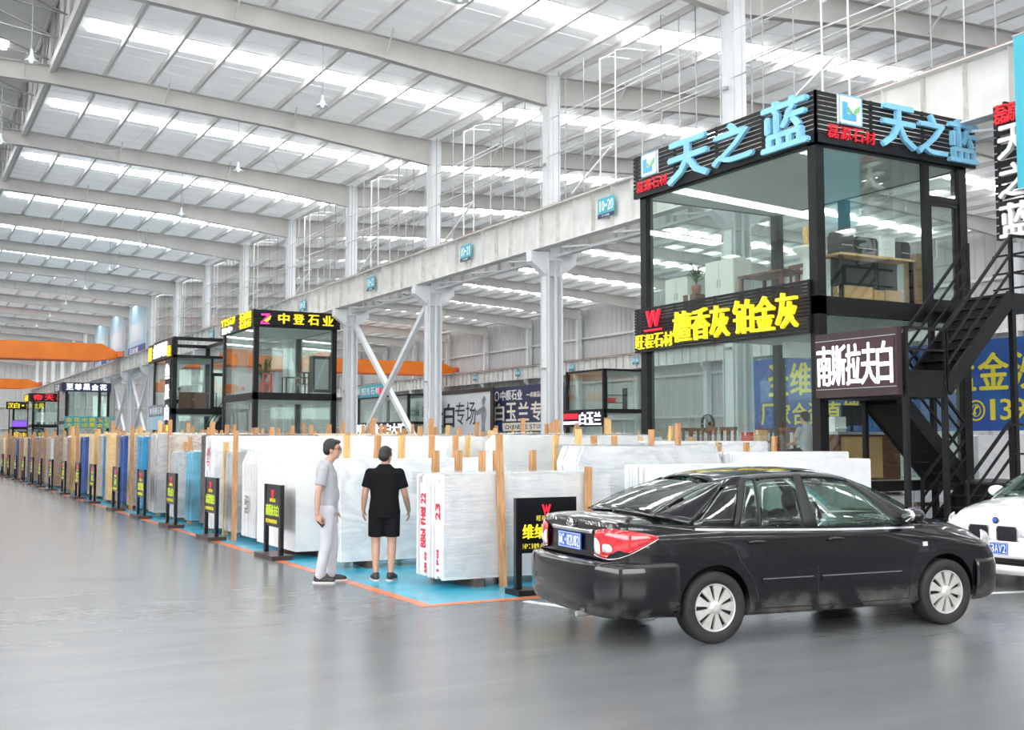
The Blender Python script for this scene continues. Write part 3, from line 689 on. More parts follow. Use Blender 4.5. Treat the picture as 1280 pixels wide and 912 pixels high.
t = thing('black_sheet', 'black plastic sheet draped below the pale table', 'sheet', (16.1, 15.12, FU)); MB().box(-.85, .85, -.02, .02, .3, .845).build('sheet', 'pc', t); MB().tube((-.86, 0, .83), (.86, 0, .83), .012).build('hem', 'pc', t)
def cabinet(label, loc, w, d, h, rz=0, m='cream'):
    t = thing('low_cabinet', label, 'cabinet', loc, rz); MB().box(-w/2, w/2, -d/2, d/2, 0, h).build('carcass', m, t)
    for s in (-1, 1):
        dr = MB().box(min(0, s*w/2)+.01, max(0, s*w/2)-.01, -d/2-.012, -d/2, .03, h-.03).build('door', m, t); MB().box(s*.04-.008, s*.04+.008, -d/2-.03, -d/2-.012, h*.5, h*.65).build('handle', 'steel', dr)
    return t
cabinet('cream cabinet at the far end of the upper office window', (15.0, 19.2, FU), .8, .45, .95, -math.pi/2); cabinet('taller cream cabinet by the aisle side upper window', (14.95, 17.72, FU), .9, .45, 1.12, -math.pi/2)
t = table('dark red tea table in the upper office', (15.1, 16.55, FU), .7, 1.25, .72, rz=0); chair('dark wooden chair beside the upper tea table', (15.75, 16.75, FU), -math.pi/2, group=None)
def plant(label, loc, s=1.0, n=26):
    t = thing('potted_plant', label, 'plant', loc); MB().lathe([(0, 0), (.13*s, 0), (.18*s, .32*s), (.15*s, .32*s), (.14*s, .28*s), (0, .28*s)], 14).build('pot', 'pot', t, True)
    rng = random.Random(int(loc[1]*100)); MB().tube((0, 0, .28*s), (0, 0, .6*s), .018*s).build('stem', 'wood_d', t)
    for i in range(n):
        a = rng.uniform(0, 6.28); l = rng.uniform(.28, .5)*s; u = rng.uniform(.1, .5)*s; z = rng.uniform(.35, .62)*s
        p = Vector((0, 0, z)); m_ = p + Vector((math.cos(a)*l*.55, math.sin(a)*l*.55, u)); e = p + Vector((math.cos(a)*l, math.sin(a)*l, u*.75)); w = Vector((-math.sin(a), math.cos(a), 0))*.03*s; dz = Vector((0, 0, .006))
        MB().add([p-w*.3, p+w*.3, m_+w, m_-w, e, p-w*.3-dz, p+w*.3-dz, m_+w-dz, m_-w-dz, e-dz], [(0,1,2,3),(3,2,4),(6,5,8,7),(7,8,9),(0,5,6,1),(1,6,7,2),(2,7,9,4),(4,9,8,3),(3,8,5,0)]).build('leaf', 'leaf', t)
    return t
crate('dark wooden planter box carrying the spiky plant', (14.75, 18.49, FU), .4, .4, .5, 'wood_d', 'planter_box', 'planter'); plant('spiky potted plant on the wooden planter by the upper window', (14.75, 18.49, FU+.501), .62)
t = thing('carved_column', 'pale carved stone stand with yellow ornament by the corner post upstairs', 'stand', (14.7, 15.15, FU)); MB().lathe([(0, 0), (.2, 0), (.13, .1), (.10, .7), (.17, .85), (.30, .95), (.30, 1.0), (0, 1.0)], 14).build('pedestal', 'cream', t, True); MB().lathe([(0, 1.0), (.1, 1.0), (.08, 1.1), (.11, 1.2), (.09, 1.38), (0, 1.4)], 12).build('ornament', 'wood_y', t, True)
t = thing('tower_speaker', 'dark tall speaker tower against the back of the upper office', 'speaker', (16.6, 16.1, FU)); MB().box(-.2, .2, -.2, .2, 0, 1.25).build('cabinet', 'pc', t); MB().box(-.07, .07, -.1, .1, 1.25, 2.25).build('upper_column', 'pc', t)
t = thing('red_stool', 'small red plastic stool on the upper office floor', 'stool', (15.0, 15.62, FU))
MB().box(-.16, .16, -.16, .16, .40, .44).build('seat', 'red_pl', t)
for a in (-1, 1):
    for b in (-1, 1): MB().bar((a*.19, b*.19, 0), (a*.14, b*.14, .4), .05, .05).build('leg', 'red_pl', t)
# ground floor: counter with monitor, tea table and chairs
t = thing('reception_counter', 'brown stone reception counter on the office ground floor', 'counter', (15.95, 15.2, FG)); MB().box(-.8, .8, -.25, .25, 0, .84).build('body', 'wood_d', t); MB().box(-.72, .32, -.262, -.25, .04, .80).build('front_slab', M['kraft_d'] if 'kraft_d' in M else 'kraft', t); MB().box(-.85, .85, -.3, .3, .84, .89).build('top', 'steel', t)
t = thing('computer_monitor', 'black computer monitor seen from behind on the reception counter', 'monitor', (15.85, 15.25, FG+.89)); MB().box(-.29, .29, -.03, .02, .12, .50).build('screen', 'pc', t); MB().box(-.03, .03, .02, .05, 0, .25).build('stem', 'pc', t); MB().box(-.13, .13, -.1, .1, 0, .015).build('foot', 'pc', t)
t = thing('white_printer', 'white printer beside the monitor on the counter', 'printer', (15.42, 15.3, FG+.89)); MB().box(-.14, .14, -.15, .15, 0, .28).build('housing', 'white', t); MB().box(-.11, .11, -.2, -.15, .06, .08).build('paper_tray', 'cream', t)
table('long dark tea table with red objects on the office ground floor', (15.5, 17.85, FG), .7, 1.4, .72)
for i, (x, y, rz) in enumerate(((15.0, 18.85, 0), (14.8, 17.95, math.pi/2), (14.8, 17.35, math.pi/2), (16.2, 18.3, -math.pi/2), (16.2, 17.6, -math.pi/2))): chair('dark wooden high backed chair round the ground floor tea table', (x, y, FG), rz, group='chairs round the tea table')
crate('red gift box on the ground floor tea table', (15.35, 17.6, FG+.72), .2, .25, .18, 'red_pl', 'gift_box', 'box'); crate('yellow gift box on the ground floor tea table', (15.4, 17.3, FG+.72), .2, .22, .22, 'wood_y', 'gift_box', 'box')
t = thing('standing_fan', 'grey standing fan near the far ground floor window', 'fan', (15.75, 19.3, FG)); MB().tube((0, 0, 0), (0, 0, 1.0), .02).build('pole', 'pc', t); MB().lathe([(0, 0), (.2, 0), (.2, .03), (0, .04)], 14).build('base', 'pc', t); MB().lathe([(.20, -.04), (.215, 0), (.20, .04), (.19, 0), (.20, -.04)], 16, (-.08, 0, 1.1), 'x').lathe([(0, -.03), (.07, -.03), (.07, .05), (0, .05)], 10, (-.08, 0, 1.1), 'x').build('cage', 'pc', t)
for i in range(5): MB().bar((-.08, 0, 1.1), (-.07, .18*math.cos(i*1.257), 1.1+.18*math.sin(i*1.257)), .015, .11, (1, 0, 0)).build('fan_blade', 'rod_dark', t)
cabinet('white low cabinet behind the reception counter', (16.8, 15.9, FG), .5, .4, .7, 0, 'white')
crate('white air conditioner box hung under the office ceiling', (15.8, 16.4, FG+2.35), 1.0, .25, .30, 'white', 'air_conditioner', 'air conditioner')

# ------------------------------------------------------------------ the other offices down the hall
B2 = booth('two storey glass office with yellow lettered roof sign beside the crossed bracing', XF, 49.2, 3.9, 5.4, .6, 3.9, 7.6, 2, 2, None, pw=.22, roof=.75)
t = slat_sign('roof_sign', 'black slatted roof sign with four big yellow characters and a magenta mark', (XF-.05, 49.08, 6.88), 0, 4.05, .75, 7, .86, 0); chars(t, '中登石业', 1.10, .15, .50, .46, .20, 'yellow_t', -.01, .05, .04)
mb = MB(); mb.prism([(.30, .55), (.72, .58), (.66, .42), (.34, .16), (.62, .18), (.70, .10), (.28, .08), (.28, .18), (.58, .46), (.30, .47)], 'y', -.05, -.01); mb.build('sign_mark', 'pink', t); mb = MB(); mb.prism([(.42, .22), (.76, .50), (.70, .30), (.56, .18)], 'y', -.07, -.05); mb.build('sign_mark', 'yellow_t', t)
t = slat_sign('roof_sign', 'black slatted sign with two rows of small yellow characters on the office with plants', (XF-.08, 54.75, 6.85), -math.pi/2, 5.6, .78, 7, .86, 0)
chars(t, 'YTS云浮', .25, .40, .44, .33, .05, 'yellow_t', -.01, .05, .025); chars(t, '石材城', 3.5, .40, .55, .33, .1, 'yellow_t', -.01, .05, .025); chars(t, '意中', .4, .04, .8, .28, .1, 'led', -.01, .05, .025); chars(t, '石业行', 3.5, .03, .55, .33, .1, 'yellow_t', -.01, .05, .025)
plant('bushy potted plant in the office with yellow sign', (15.1, 50.7, 3.9), 1.6, 36)
t = thing('red_chair', 'red plastic chair in the upper office with yellow sign', 'chair', (14.95, 49.65, 3.9)); t.scale = (.8, .8, .72); MB().box(-.25, .25, -.22, .22, .6, .66).build('seat', 'red_pl', t); MB().prism([(-.28, 0), (-.2, 0), (-.12, .6), (-.2, 1.15), (.2, 1.15), (.12, .6), (.2, 0), (.28, 0), (.25, 1.25), (-.25, 1.25)], 'y', -.1, .1).build('back', 'red_pl', t)
t = thing('loudspeaker_cabinet', 'large black loudspeaker cabinet at the upper office window', 'speaker', (17.45, 49.7, 3.9)); MB().box(-.42, .42, -.3, .3, .05, 1.75).build('cabinet', 'pc', t); MB().box(-.33, .33, -.31, -.3, .2, 1.6).build('grille', 'rod_dark', t); MB().box(-.42, .42, -.3, .3, 0, .05).build('foot', 'steel', t)
table('dark wooden desk in the upper office with yellow sign', (16.6, 50.6, 3.9), 1.2, .7, .8); chair('dark chair at the desk upstairs in the office with yellow sign', (16.7, 49.9, 3.9), math.pi); crate('white washing machine shaped box by the aisle window upstairs', (14.9, 53.2, 3.9), .8, .8, 1.05, 'white', 'white_cabinet', 'cabinet')
B3 = booth('dark framed glass office with an open top frame and side stairs', XF, 65.6, 3.4, 5.4, .6, 3.6, 6.7, 2, 2, .9, pw=.24)
MB().box(0, 3.4, 0, .2, 7.55, 7.75).build('top_frame', 'black', B3); MB().box(0, .2, .2, 5.2, 7.55, 7.75).build('top_frame', 'black', B3); MB().box(3.2, 3.4, .2, 5.2, 7.55, 7.75).build('top_frame', 'black', B3); MB().box(0, 3.4, 5.2, 5.4, 7.55, 7.75).build('top_frame', 'black', B3)
for a, b in ((0, 0), (3.16, 0), (0, 5.16), (3.16, 5.16)): MB().box(a, a+.24, b, b+.24, 6.7, 7.55).build('post', 'black', B3)
t = slat_sign('roof_sign', 'black board sign with white glowing characters at the open framed office', (XF-.08, 72.2, 6.55), -math.pi/2, 6.6, 1.1, 4, .99, 0); chars(t, '金镶', 1.6, .2, .95, .8, .1, 'led', -.01, .05, .025); chars(t, '玛瑙', 3.8, .2, .75, .8, .08, 'led', -.01, .05, .025); chars(t, '石业', 5.5, .1, .45, .6, .04, 'yellow_t', -.01, .05, .025); MB().box(.2, 1.1, -.05, -.01, .1, .95).build('sign_mark', 'yellow_t', t)
t = slat_sign('vertical_sign', 'black vertical board with white glowing characters on the open framed office corner', (XF-.08, 67.2, 1.9), -math.pi/2, 1.3, 4.6, 4, .99, 0); vchars(t, '鱼肚白', .25, 4.3, .85, .85, .35, 'led', -.01, .05, .025); chars(t, '石材', .15, .25, .48, .5, .05, 'yellow_t', -.01, .05, .025)
t = thing('banner', 'grey banner with pale print below the open framed office front', 'banner', (XF-.03, 72.0, 2.4), -math.pi/2); MB().box(0, 4.7, 0, .03, .8, 1.5).build('upper_sheet', M['print_g'], t); MB().box(0, 4.7, 0, .03, 0, .8).build('lower_sheet', 'poster_b', t); chars(t, '奥特曼石材', .3, .95, .6, .4, .15, 'white_t', 0, .01, .03, each=False, name='lettering')
s3 = thing('steel_staircase', 'black straight steel stair rising to the open framed office door', 'stairs', (0, 0, 0)); flight(s3, 15.2, .2, 17.3, 3.5, 64.2, 65.3, 11); rail(s3, 15.2, .2, 17.3, 3.5, 64.2); rail(s3, 15.2, .2, 17.3, 3.5, 65.3); MB().box(17.3, 18.3, 64.2, 65.5, 3.42, 3.58).build('landing', 'black', s3); rail(s3, 17.3, 3.58, 18.3, 3.58, 64.2)
for x in (17.4, 18.2): MB().box(x-.05, x+.05, 64.2, 64.3, 0, 3.45).build('landing_post', 'black', s3)
crate('white sofa block in the open framed office upstairs', (14.95, 68.8, 3.6), 1.0, .8, .75, 'white', 'sofa', 'sofa'); table('brown counter in the open framed office upstairs', (16.2, 67.2, 3.6), 1.8, .7, 1.0); t = cabinet('brown cabinet standing at the open framed office window', (15.5, 66.2, 3.6), 1.5, .5, .95, 0, 'wood_d')
B4 = booth('far glass office with the long white lettered sign', XF, 110.3, 3.9, 5.4, .5, 3.6, 6.9, 2, 3, None, pw=.22)
t = slat_sign('roof_sign', 'navy roof sign with five white characters on a far glass office', (XF-.3, 110.2, 6.3), 0, 4.3, .85, 3, .99, 0, 'navy_d'); chars(t, '至尊黑金花', .35, .17, .58, .55, .16, 'led', -.01, .05, .025)
t = slat_sign('roof_sign', 'short navy sign around the corner of the white lettered far sign', (XF-.34, 115.6, 6.3), -math.pi/2, 5.4, .85, 3, .99, 0, 'navy_d'); chars(t, '石材', 1.2, .15, 1.1, .55, .3, 'white_t', -.01, .05, .025)
t = thing('banner', 'turquoise banner with yellow characters at the foot of a far office', 'banner', (XF, 110.255, 2.9), 0); MB().box(0, 4.3, 0, .04, 0, 1.1).build('sheet', 'cyan', t); MB().box(2.8, 3.2, -.01, 0, 0, 1.1).build('stripe', 'navy', t); chars(t, '金花米黄玉石', .1, .60, .55, .4, .12, 'yellow_p', -.01, .01, .04, each=False, name='lettering'); chars(t, '大花绿黑金花', .1, .10, .55, .4, .12, 'yellow_p', -.01, .01, .04, each=False, name='lettering')
B5 = booth('distant glass office with the red glowing sign', XF, 137.4, 3.9, 5.4, .5, 3.6, 6.9, 2, 2, None, pw=.24)
t = slat_sign('roof_sign', 'black roof sign with three red glowing characters', (XF-.3, 137.2, 6.2), 0, 4.2, .95, 3, .99, 0); chars(t, '帝天界', .4, .15, .9, .65, .3, 'led_red', -.01, .05, .03)
t = slat_sign('roof_sign', 'black board with small yellow marks beside the red glowing sign', (XF-.34, 143, 6.2), -math.pi/2, 5.6, .95, 3, .99, 0); chars(t, '石业', 1.0, .15, 1.6, .65, .3, 'yellow_t', -.01, .05, .025)
t = thing('white_board', 'white panel inside the distant office with red sign', 'panel', (15.8, 137.9, 3.6)); MB().box(-1.1, 1.1, 0, .05, .3, 1.4).build('panel', 'white', t); MB().box(-1.0, -.9, 0, .1, 0, .3).box(.9, 1.0, 0, .1, 0, .3).build('feet', 'pc', t)
B6 = booth('most distant glass office with yellow sign and purple panel', XF, 160.5, 3.9, 5.4, .5, 3.6, 6.9, 2, 2, None, pw=.24)
t = slat_sign('roof_sign', 'black roof sign with yellow characters on the most distant office', (XF-.8, 160.42, 5.9), 0, 4.7, 1.0, 3, .99, 0); chars(t, '汉白·金丝黄', .2, .15, .65, .7, .1, 'yellow_t', -.01, .05, .03)
t = thing('glowing_panel', 'purple glowing panel on the most distant office', 'screen', (XF, 160.38, 3.6)); MB().box(0, 1.9, 0, .08, 0, .8).build('panel', 'purple', t); MB().box(-.05, 1.95, .08, .12, -.05, .85).build('housing', 'pc', t)
t = slat_sign('shop_sign', 'low black sign with yellow characters under the purple panel', (XF, 160.42, 2.1), 0, 4.3, .9, 3, .99, 0); chars(t, '雅材料行', .2, .15, .8, .6, .2, 'yellow_t', -.01, .05, .03)

# ------------------------------------------------------------------ far hall: offices, billboards
RB1 = booth('black framed glass office in the far hall below a white lettered sign', 47.9, 71.4, 3.9, 5.6, .8, 4.2, 7.3, 1, 1, None, pw=.26)
t = slat_sign('shop_sign', 'black sign with three white characters and red strip on the far hall office', (47.82, 77.6, 2.85), -math.pi/2, 6.2, 1.25, 2, .99, 0); MB().box(.5, 2.6, -.04, -.01, .62, 1.05).build('red_strip', 'led_red', t); MB().box(.15, 2.6, -.04, -.01, .2, .42).build('white_strip', 'led', t); chars(t, '白玉兰', 2.85, .15, .9, .95, .16, 'led', -.01, .05, .04)
t = thing('storage_rack', 'steel rack with red crates in the far hall office', 'rack', (50, 73, 4.2)); 
for z in (.5, 1.1): MB().box(-1, 1, -.3, .3, z, z+.05).build('shelf', 'pc', t)
for a in (-.95, .95): MB().box(a-.04, a+.04, -.3, .3, 0, 1.7).build('upright', 'pc', t)
MB().box(-.8, -.1, -.25, .25, .55, .9).build('red_crate', 'red_pl', t)
RB2 = booth('distant dark glass office in the far hall behind the crossed bracing', 47.9, 108.5, 3.9, 14.5, .8, 3.8, 6.7, 3, 1, None, pw=.26)
t = slat_sign('shop_sign', 'long black sign with white glowing characters on the distant far hall office', (47.82, 125.3, 2.3), -math.pi/2, 18.3, 1.5, 2, .99, 0); chars(t, '比利特', .3, .2, 1.5, 1.1, .15, 'led', -.01, .05, .025); chars(t, '雅士白大矿', 7.2, .2, 1.6, 1.1, .2, 'led', -.01, .05, .025); chars(t, '利', 5.4, .2, 1.2, 1.1, .2, 'led_red', -.01, .05, .025)
t = thing('banner', 'turquoise banner above the distant far hall office', 'banner', (47.95, 122.5, 6.7), -math.pi/2); MB().box(0, 9, 0, .05, 0, 1.4).build('sheet', 'cyan', t); chars(t, '阳光石材', .6, .3, 1.1, .8, .3, 'white_t', 0, .02, .04, each=False, name='lettering'); MB().box(5.8, 6.6, -.02, 0, .3, 1.0).build('red_mark', 'led_red', t)
t = thing('billboard', 'pale billboard with dark characters and a grey figure in a brown frame', 'billboard', (52.6, 119.0, 2.2), -math.pi/2); MB().box(0, 20.3, 0, .1, 0, 4.5).build('panel', 'print_w', t)
for a in ((-.3, 20.9, 4.5, 4.9), (20.3, 20.9, 0, 4.5), (-.3, 0, 0, 4.5)): MB().box(a[0], a[1], -.08, .12, a[2], a[3]).build('frame_bar', M['brown_f'], t)
[MB().box(x-.1, x+.1, .1, .3, -2.2, 4.5).build('leg', 'steel', t) for x in (.5, 7, 13.5, 20)]; chars(t, '雅士白', 3.8, 1.0, 2.5, 2.5, .35, 'print_k', 0, .02, .03); chars(t, '专场', 12.3, 1.2, 2.2, 2.4, .3, 'print_k', 0, .02, .0); chars(t, 'CCD石业', .6, 2.4, .45, .7, .05, 'print_k', 0, .02, .02, each=False, name='lettering')
mb = MB(); mb.prism([(18.2, 0), (19.2, 0), (19.0, 1.2), (19.4, 2.4), (18.9, 3.2), (19.3, 3.8), (18.8, 4.1), (18.4, 3.7), (18.5, 3.0), (17.2, 2.6), (16.8, 3.0), (16.6, 2.8), (17.2, 2.1), (18.2, 2.3), (18.4, 1.4)], 'y', -.02, 0); mb.build('printed_figure', 'print_g', t)
t = thing('billboard', 'navy billboard with cream outlined characters against the side wall', 'billboard', (53.5, 99.9, 2.7), -math.pi/2); MB().box(0, 13.5, 0, .1, 0, 4.4).build('panel', 'navy_d', t); MB().box(2.0, 13.5, -.02, 0, 0, .8).build('cream_band', 'print_gold', t); MB().prism([(0, 0), (2.2, 0), (1.8, .6), (1.1, .9), (0, .95)], 'y', -.03, 0).build('blue_corner', 'navy', t)
[MB().box(x-.1, x+.1, .1, .3, -2.7, 4.4).build('leg', 'steel', t) for x in (.5, 6.8, 13)]; chars(t, '白玉兰专场', .3, 1.0, 2.0, 1.75, .45, 'print_gold', 0, .02, .05); chars(t, '中原石业', 1.6, 3.05, 1.0, .95, .12, 'white_t', 0, .02, .05); chars(t, '—卓越品质生活—', 6.8, 3.2, .55, .5, .1, 'print_gold', 0, .02, .02, each=False, name='lettering'); MB().lathe([(.38, -.03), (.5, -.03), (.5, 0), (.38, 0), (.38, -.03)], 16, (.8, 0, 3.5), 'y').build('round_mark', 'white_t', t); chars(t, 'CHINESE STONE', 2.6, .2, .55, .4, .1, 'navy_d', -.02, .01, .02, each=False, name='lettering')
t = thing('shop_sign', 'turquoise and black number sign on the side wall seen through the office glass', 'sign', (54.18, 63.4, 5.5), -math.pi/2); MB().box(0, 4.0, 0, .08, 0, 2.0).build('cyan_panel', 'cyan', t); MB().box(4.0, 11.5, 0, .08, .6, 2.0).build('dark_panel', 'navy_d', t); chars(t, '11区', 6, .8, 1.0, .9, .3, 'white_t', 0, .02, .05, each=False, name='lettering')
# bundle rack and shelf behind the office

# ------------------------------------------------------------------ stone slab bundles, timber stakes, stand signs
SM_ = dict(
    white=marble_mat('white marble', (.80, .81, .81), (.50, .53, .56), 1.0, .55),
    snow=marble_mat('snow white marble', (.78, .78, .77), (.62, .64, .66), .8, .5),
    wrapped=mat('white wrapped marble', (.785, .775, .77), .35, var=.12, vscale=5, bump=.25, bscale=14),
    grey=marble_mat('grey striped marble', (.56, .57, .58), (.36, .38, .40), 1.6, .6),
    cream=marble_mat('cream marble', (.76, .64, .46), (.62, .44, .24), 1.4, .6),
    gold=marble_mat('golden marble', (.78, .56, .26), (.86, .74, .52), 1.6, .6),
    brown=marble_mat('brown marble', (.34, .24, .18), (.52, .40, .30), 2, .6),
    tan=marble_mat('tan grey marble', (.60, .54, .48), (.33, .27, .23), 2, .6),
    dark=marble_mat('dark marble', (.09, .085, .09), (.30, .27, .25), 2, .5),
    blue=mat('blue film wrapped stone', (.06, .36, .66), .3, var=.3, vscale=4, bump=.2, bscale=12),
    sky=mat('light blue film wrapped stone', (.20, .55, .74), .3, var=.3, vscale=4, bump=.2, bscale=12),
    navy=mat('dark blue film wrapped stone', (.05, .13, .42), .3, var=.4, vscale=4),
)
for k, v in SM_.items(): M['s_'+k] = v
def film_mat():                            # clear film with long horizontal wrinkles
    m = glass_mat('wrinkled plastic film', (.935, .935, .935), .10, .22); nt = m.node_tree
    tc = nt.nodes.new('ShaderNodeTexCoord'); mp = nt.nodes.new('ShaderNodeMapping'); mp.inputs['Scale'].default_value = (1.2, 4, 9); mp.inputs['Rotation'].default_value = (0, .12, 0); nt.links.new(tc.outputs['Object'], mp.inputs[0])
    n = nt.nodes.new('ShaderNodeTexNoise'); n.inputs['Scale'].default_value = 2.2; n.inputs['Detail'].default_value = 5; n.inputs['Distortion'].default_value = .8; nt.links.new(mp.outputs[0], n.inputs['Vector'])
    bp = nt.nodes.new('ShaderNodeBump'); bp.inputs['Strength'].default_value = .9; bp.inputs['Distance'].default_value = .05; nt.links.new(n.outputs['Fac'], bp.inputs['Height'])
    for q in nt.nodes:
        if q.type in ('BSDF_GLOSSY', 'LAYER_WEIGHT'): nt.links.new(bp.outputs[0], q.inputs['Normal'])
    return m
M['film_w'] = film_mat()
M['red_ink'] = mat('red marker ink', (.60, .03, .07), .6); M['dark_ink'] = mat('dark marker ink', (.18, .18, .2), .6)
_slab = {}
def slab_mesh(m, w, h, th, kind=0):
    k = (m, round(w, 2), round(h, 2), round(th, 3), kind)
    if k not in _slab:
        rng = random.Random(hash((round(w, 2), round(h, 2), kind)) & 0xffff)
        j = lambda s: rng.uniform(-s, s)
        if kind == 0: pts = [(0, 0), (w, 0), (w, h-.02), (w-.02, h), (.03, h), (0, h-.03)]
        elif kind == 1: pts = [(.02, 0), (w-.03, 0), (w, h*.3), (w-.02+j(.02), h*.8), (w-.12, h), (w*.5, h-.01), (.10, h), (.0, h*.85), (.03+j(.02), h*.4)]
        else: pts = [(0, 0), (w, 0), (w+.02, h*.5), (w-.05, h*.9), (w-.22, h), (w*.6, h*.98), (.16, h), (.04, h*.93), (-.02, h*.45)]
        _slab[k] = MB().prism(pts, 'y', 0, th).mesh('slab', 's_'+m)
    return _slab[k]
_shared = {}
def shared(key, fn):
    if key not in _shared: _shared[key] = fn()
    return _shared[key]
def bundle(label, x, y, w, h, n, m, th=.045, gap=.012, lean=0, kind=0, film=False, z0=.10, group=None, alt=None, jit=.02, ends=None):
    """slabs on edge, faces to -y, stacked along y on two sleepers"""
    t = thing('slab_bundle', label, 'stone slabs', (x, y, 0), 0, group)
    rng = random.Random(int(x*31+y*17)); T = n*(th+gap)
    for sx in (w*.18, w*.78):
        put('sleeper', shared(('sl', round(T, 2)), lambda: MB().box(-.06, .06, -.05, T+.06, 0, z0).mesh('sleeper', 'sleeper')), t, (sx, 0, 0))
    for i in range(n):
        mm = alt if (alt and i % 3 == 1) else m
        o = put('slab', slab_mesh(mm, w, h, th, kind), t, (rng.uniform(-jit, jit), i*(th+gap), z0)); o.rotation_euler = (-lean, 0, 0)
    if film:
        def mk():
            mb = MB(); nx = 14; top = h+.015; rows = [(-.02, h*.03), (-.03, h*.25), (-.022, h*.5), (-.032, h*.75), (-.026, h*.93), (-.01, top), (T*.5, top+.012), (T, top), (T+.012, h*.8)]
            r2 = random.Random(3)
            for j, (yy, zz) in enumerate(rows):
                for i in range(nx+1): mb.v.append((-.03+(w+.06)*i/nx, yy+r2.uniform(-.008, .008), zz+z0+(r2.uniform(-.02, .02) if j in (0, 8) else r2.uniform(-.006, .012))))
            for j in range(len(rows)-1):
                for i in range(nx): a = j*(nx+1)+i; mb.f.append((a, a+1, a+nx+2, a+nx+1))
            return mb.mesh('plastic_wrap', 'film_w', True)
        put('plastic_wrap', shared(('film', round(w, 2), round(h, 2), round(T, 2)), mk), t)
    return t
_stk = {}
def stake(x, y, h, lean_x=0, lean_y=0, m='wood', label=None, group=None, w=.09):
    key = (m, round(h, 1), w)
    if key not in _stk: _stk[key] = MB().prism([(-w/2, -.03), (w/2, -.03), (w/2-.004, .03), (-w/2+.006, .03)], 'z', 0, round(h, 1)).mesh('timber_stake', m)
    o = bpy.data.objects.new('timber_stake', _stk[key]); COL.objects.link(o); o.location = (x, y, .0); o.rotation_euler = (lean_y, lean_x, random.uniform(-.4, .4))
    return tag(o, label or 'rough timber stake standing upright among the marble bundles', 'timber', group or 'timber stakes among the slab bundles')

# nearest row: wrapped bundle with red writing beside the sign stand
A = bundle('wrapped grey white marble bundle with red writing on its end beside the black sign stand', 5.72, 11.85, 2.35, 1.22, 14, 'wrapped', .052, .012, film=True, alt='grey', jit=.035)
mb = MB()
def side_text(parent, text, yc, z0, z1, w, m, x=-.045, bold=.02):
    """letters running up an end face that looks toward -x"""
    mb = MB(); n = len(text); ch = (z1-z0)/n
    for i, c in enumerate(text):
        vs, fs, (a, b, cc, d) = glyph(c, bold); k = len(mb.v)
        sx = ch*.86/max(b-a, .3); sy = w/max(d-cc, .5)
        for q, (dy, dz) in enumerate(((-.006, 0), (.006, 0), (0, -.006), (0, .006))):
            mb.add([(x-.003-.002*v[2]-.0006*q, yc-w/2+dy+(v[1]-cc)/max(d-cc, .5)*w, z0+dz+i*ch+(v[0]-a)*sx) for v in vs], fs)
    return mb.build('marker_writing', m, parent)
wt = MB().box(-.052, -.035, .03, .17, .14, 1.24).build('taped_edge', 's_snow', A); wt2 = MB().box(-.052, -.035, .42, .60, .12, 1.22).build('taped_edge', 's_snow', A)
side_text(A, 'BBbifHel22', .51, .45, 1.1, .13, 'red_ink', -.053); side_text(A, '23', .10, .80, 1.0, .12, 'red_ink', -.053); side_text(A, '1P01', .10, .2, .5, .05, 'red_ink', -.053); side_text(A, '25100', .44, .15, .4, .05, 'red_ink', -.053)
for i, (w_, xx) in enumerate(((1.9, 8.75), (2.0, 10.75))):
    bundle(('plain white marble bundle directly behind the black sedan roof', 'second plain white marble bundle by the office corner post')[i], xx, 11.95, w_ if i == 0 else 2.0, (1.30, 1.36)[i], 10, 'snow', .05, .01, kind=0)
B_ = bundle('white marble slab bundle in front of which the person in black stands', 5.32, 14.3, 2.6, 1.38, 8, 'white', .05, .01, kind=1)
C_ = bundle('tall smooth white slab bundle beside the person in grey shirt', 5.25, 15.95, 2.5, 1.70, 5, 'snow', .40, .004, kind=1, jit=.012)
bundle('white slab bundle behind the red written bundle, second row', 8.5, 13.35, 2.6, 1.55, 10, 'white', .05, .01, kind=1, film=True); bundle('white slab bundle with film beside the office, second row', 11.3, 13.3, 2.4, 1.45, 9, 'snow', .05, .01, kind=0)
bundle('tall pale slab bundle in the third row behind the person in black', 8.3, 15.2, 2.7, 1.72, 10, 'snow', .05, .01, kind=2, film=True); bundle('grey veined slab bundle in the third row by the office', 11.2, 15.2, 2.5, 1.62, 10, 'white', .05, .01, kind=0)
bundle('pale slab bundle in the fourth row behind the tall white bundle', 8.2, 17.0, 2.6, 1.70, 10, 'snow', .05, .01, kind=1)
bundle('pale slab bundle in the fourth row near the office window', 11.1, 17.1, 2.5, 1.55, 10, 'white', .05, .01, kind=1)
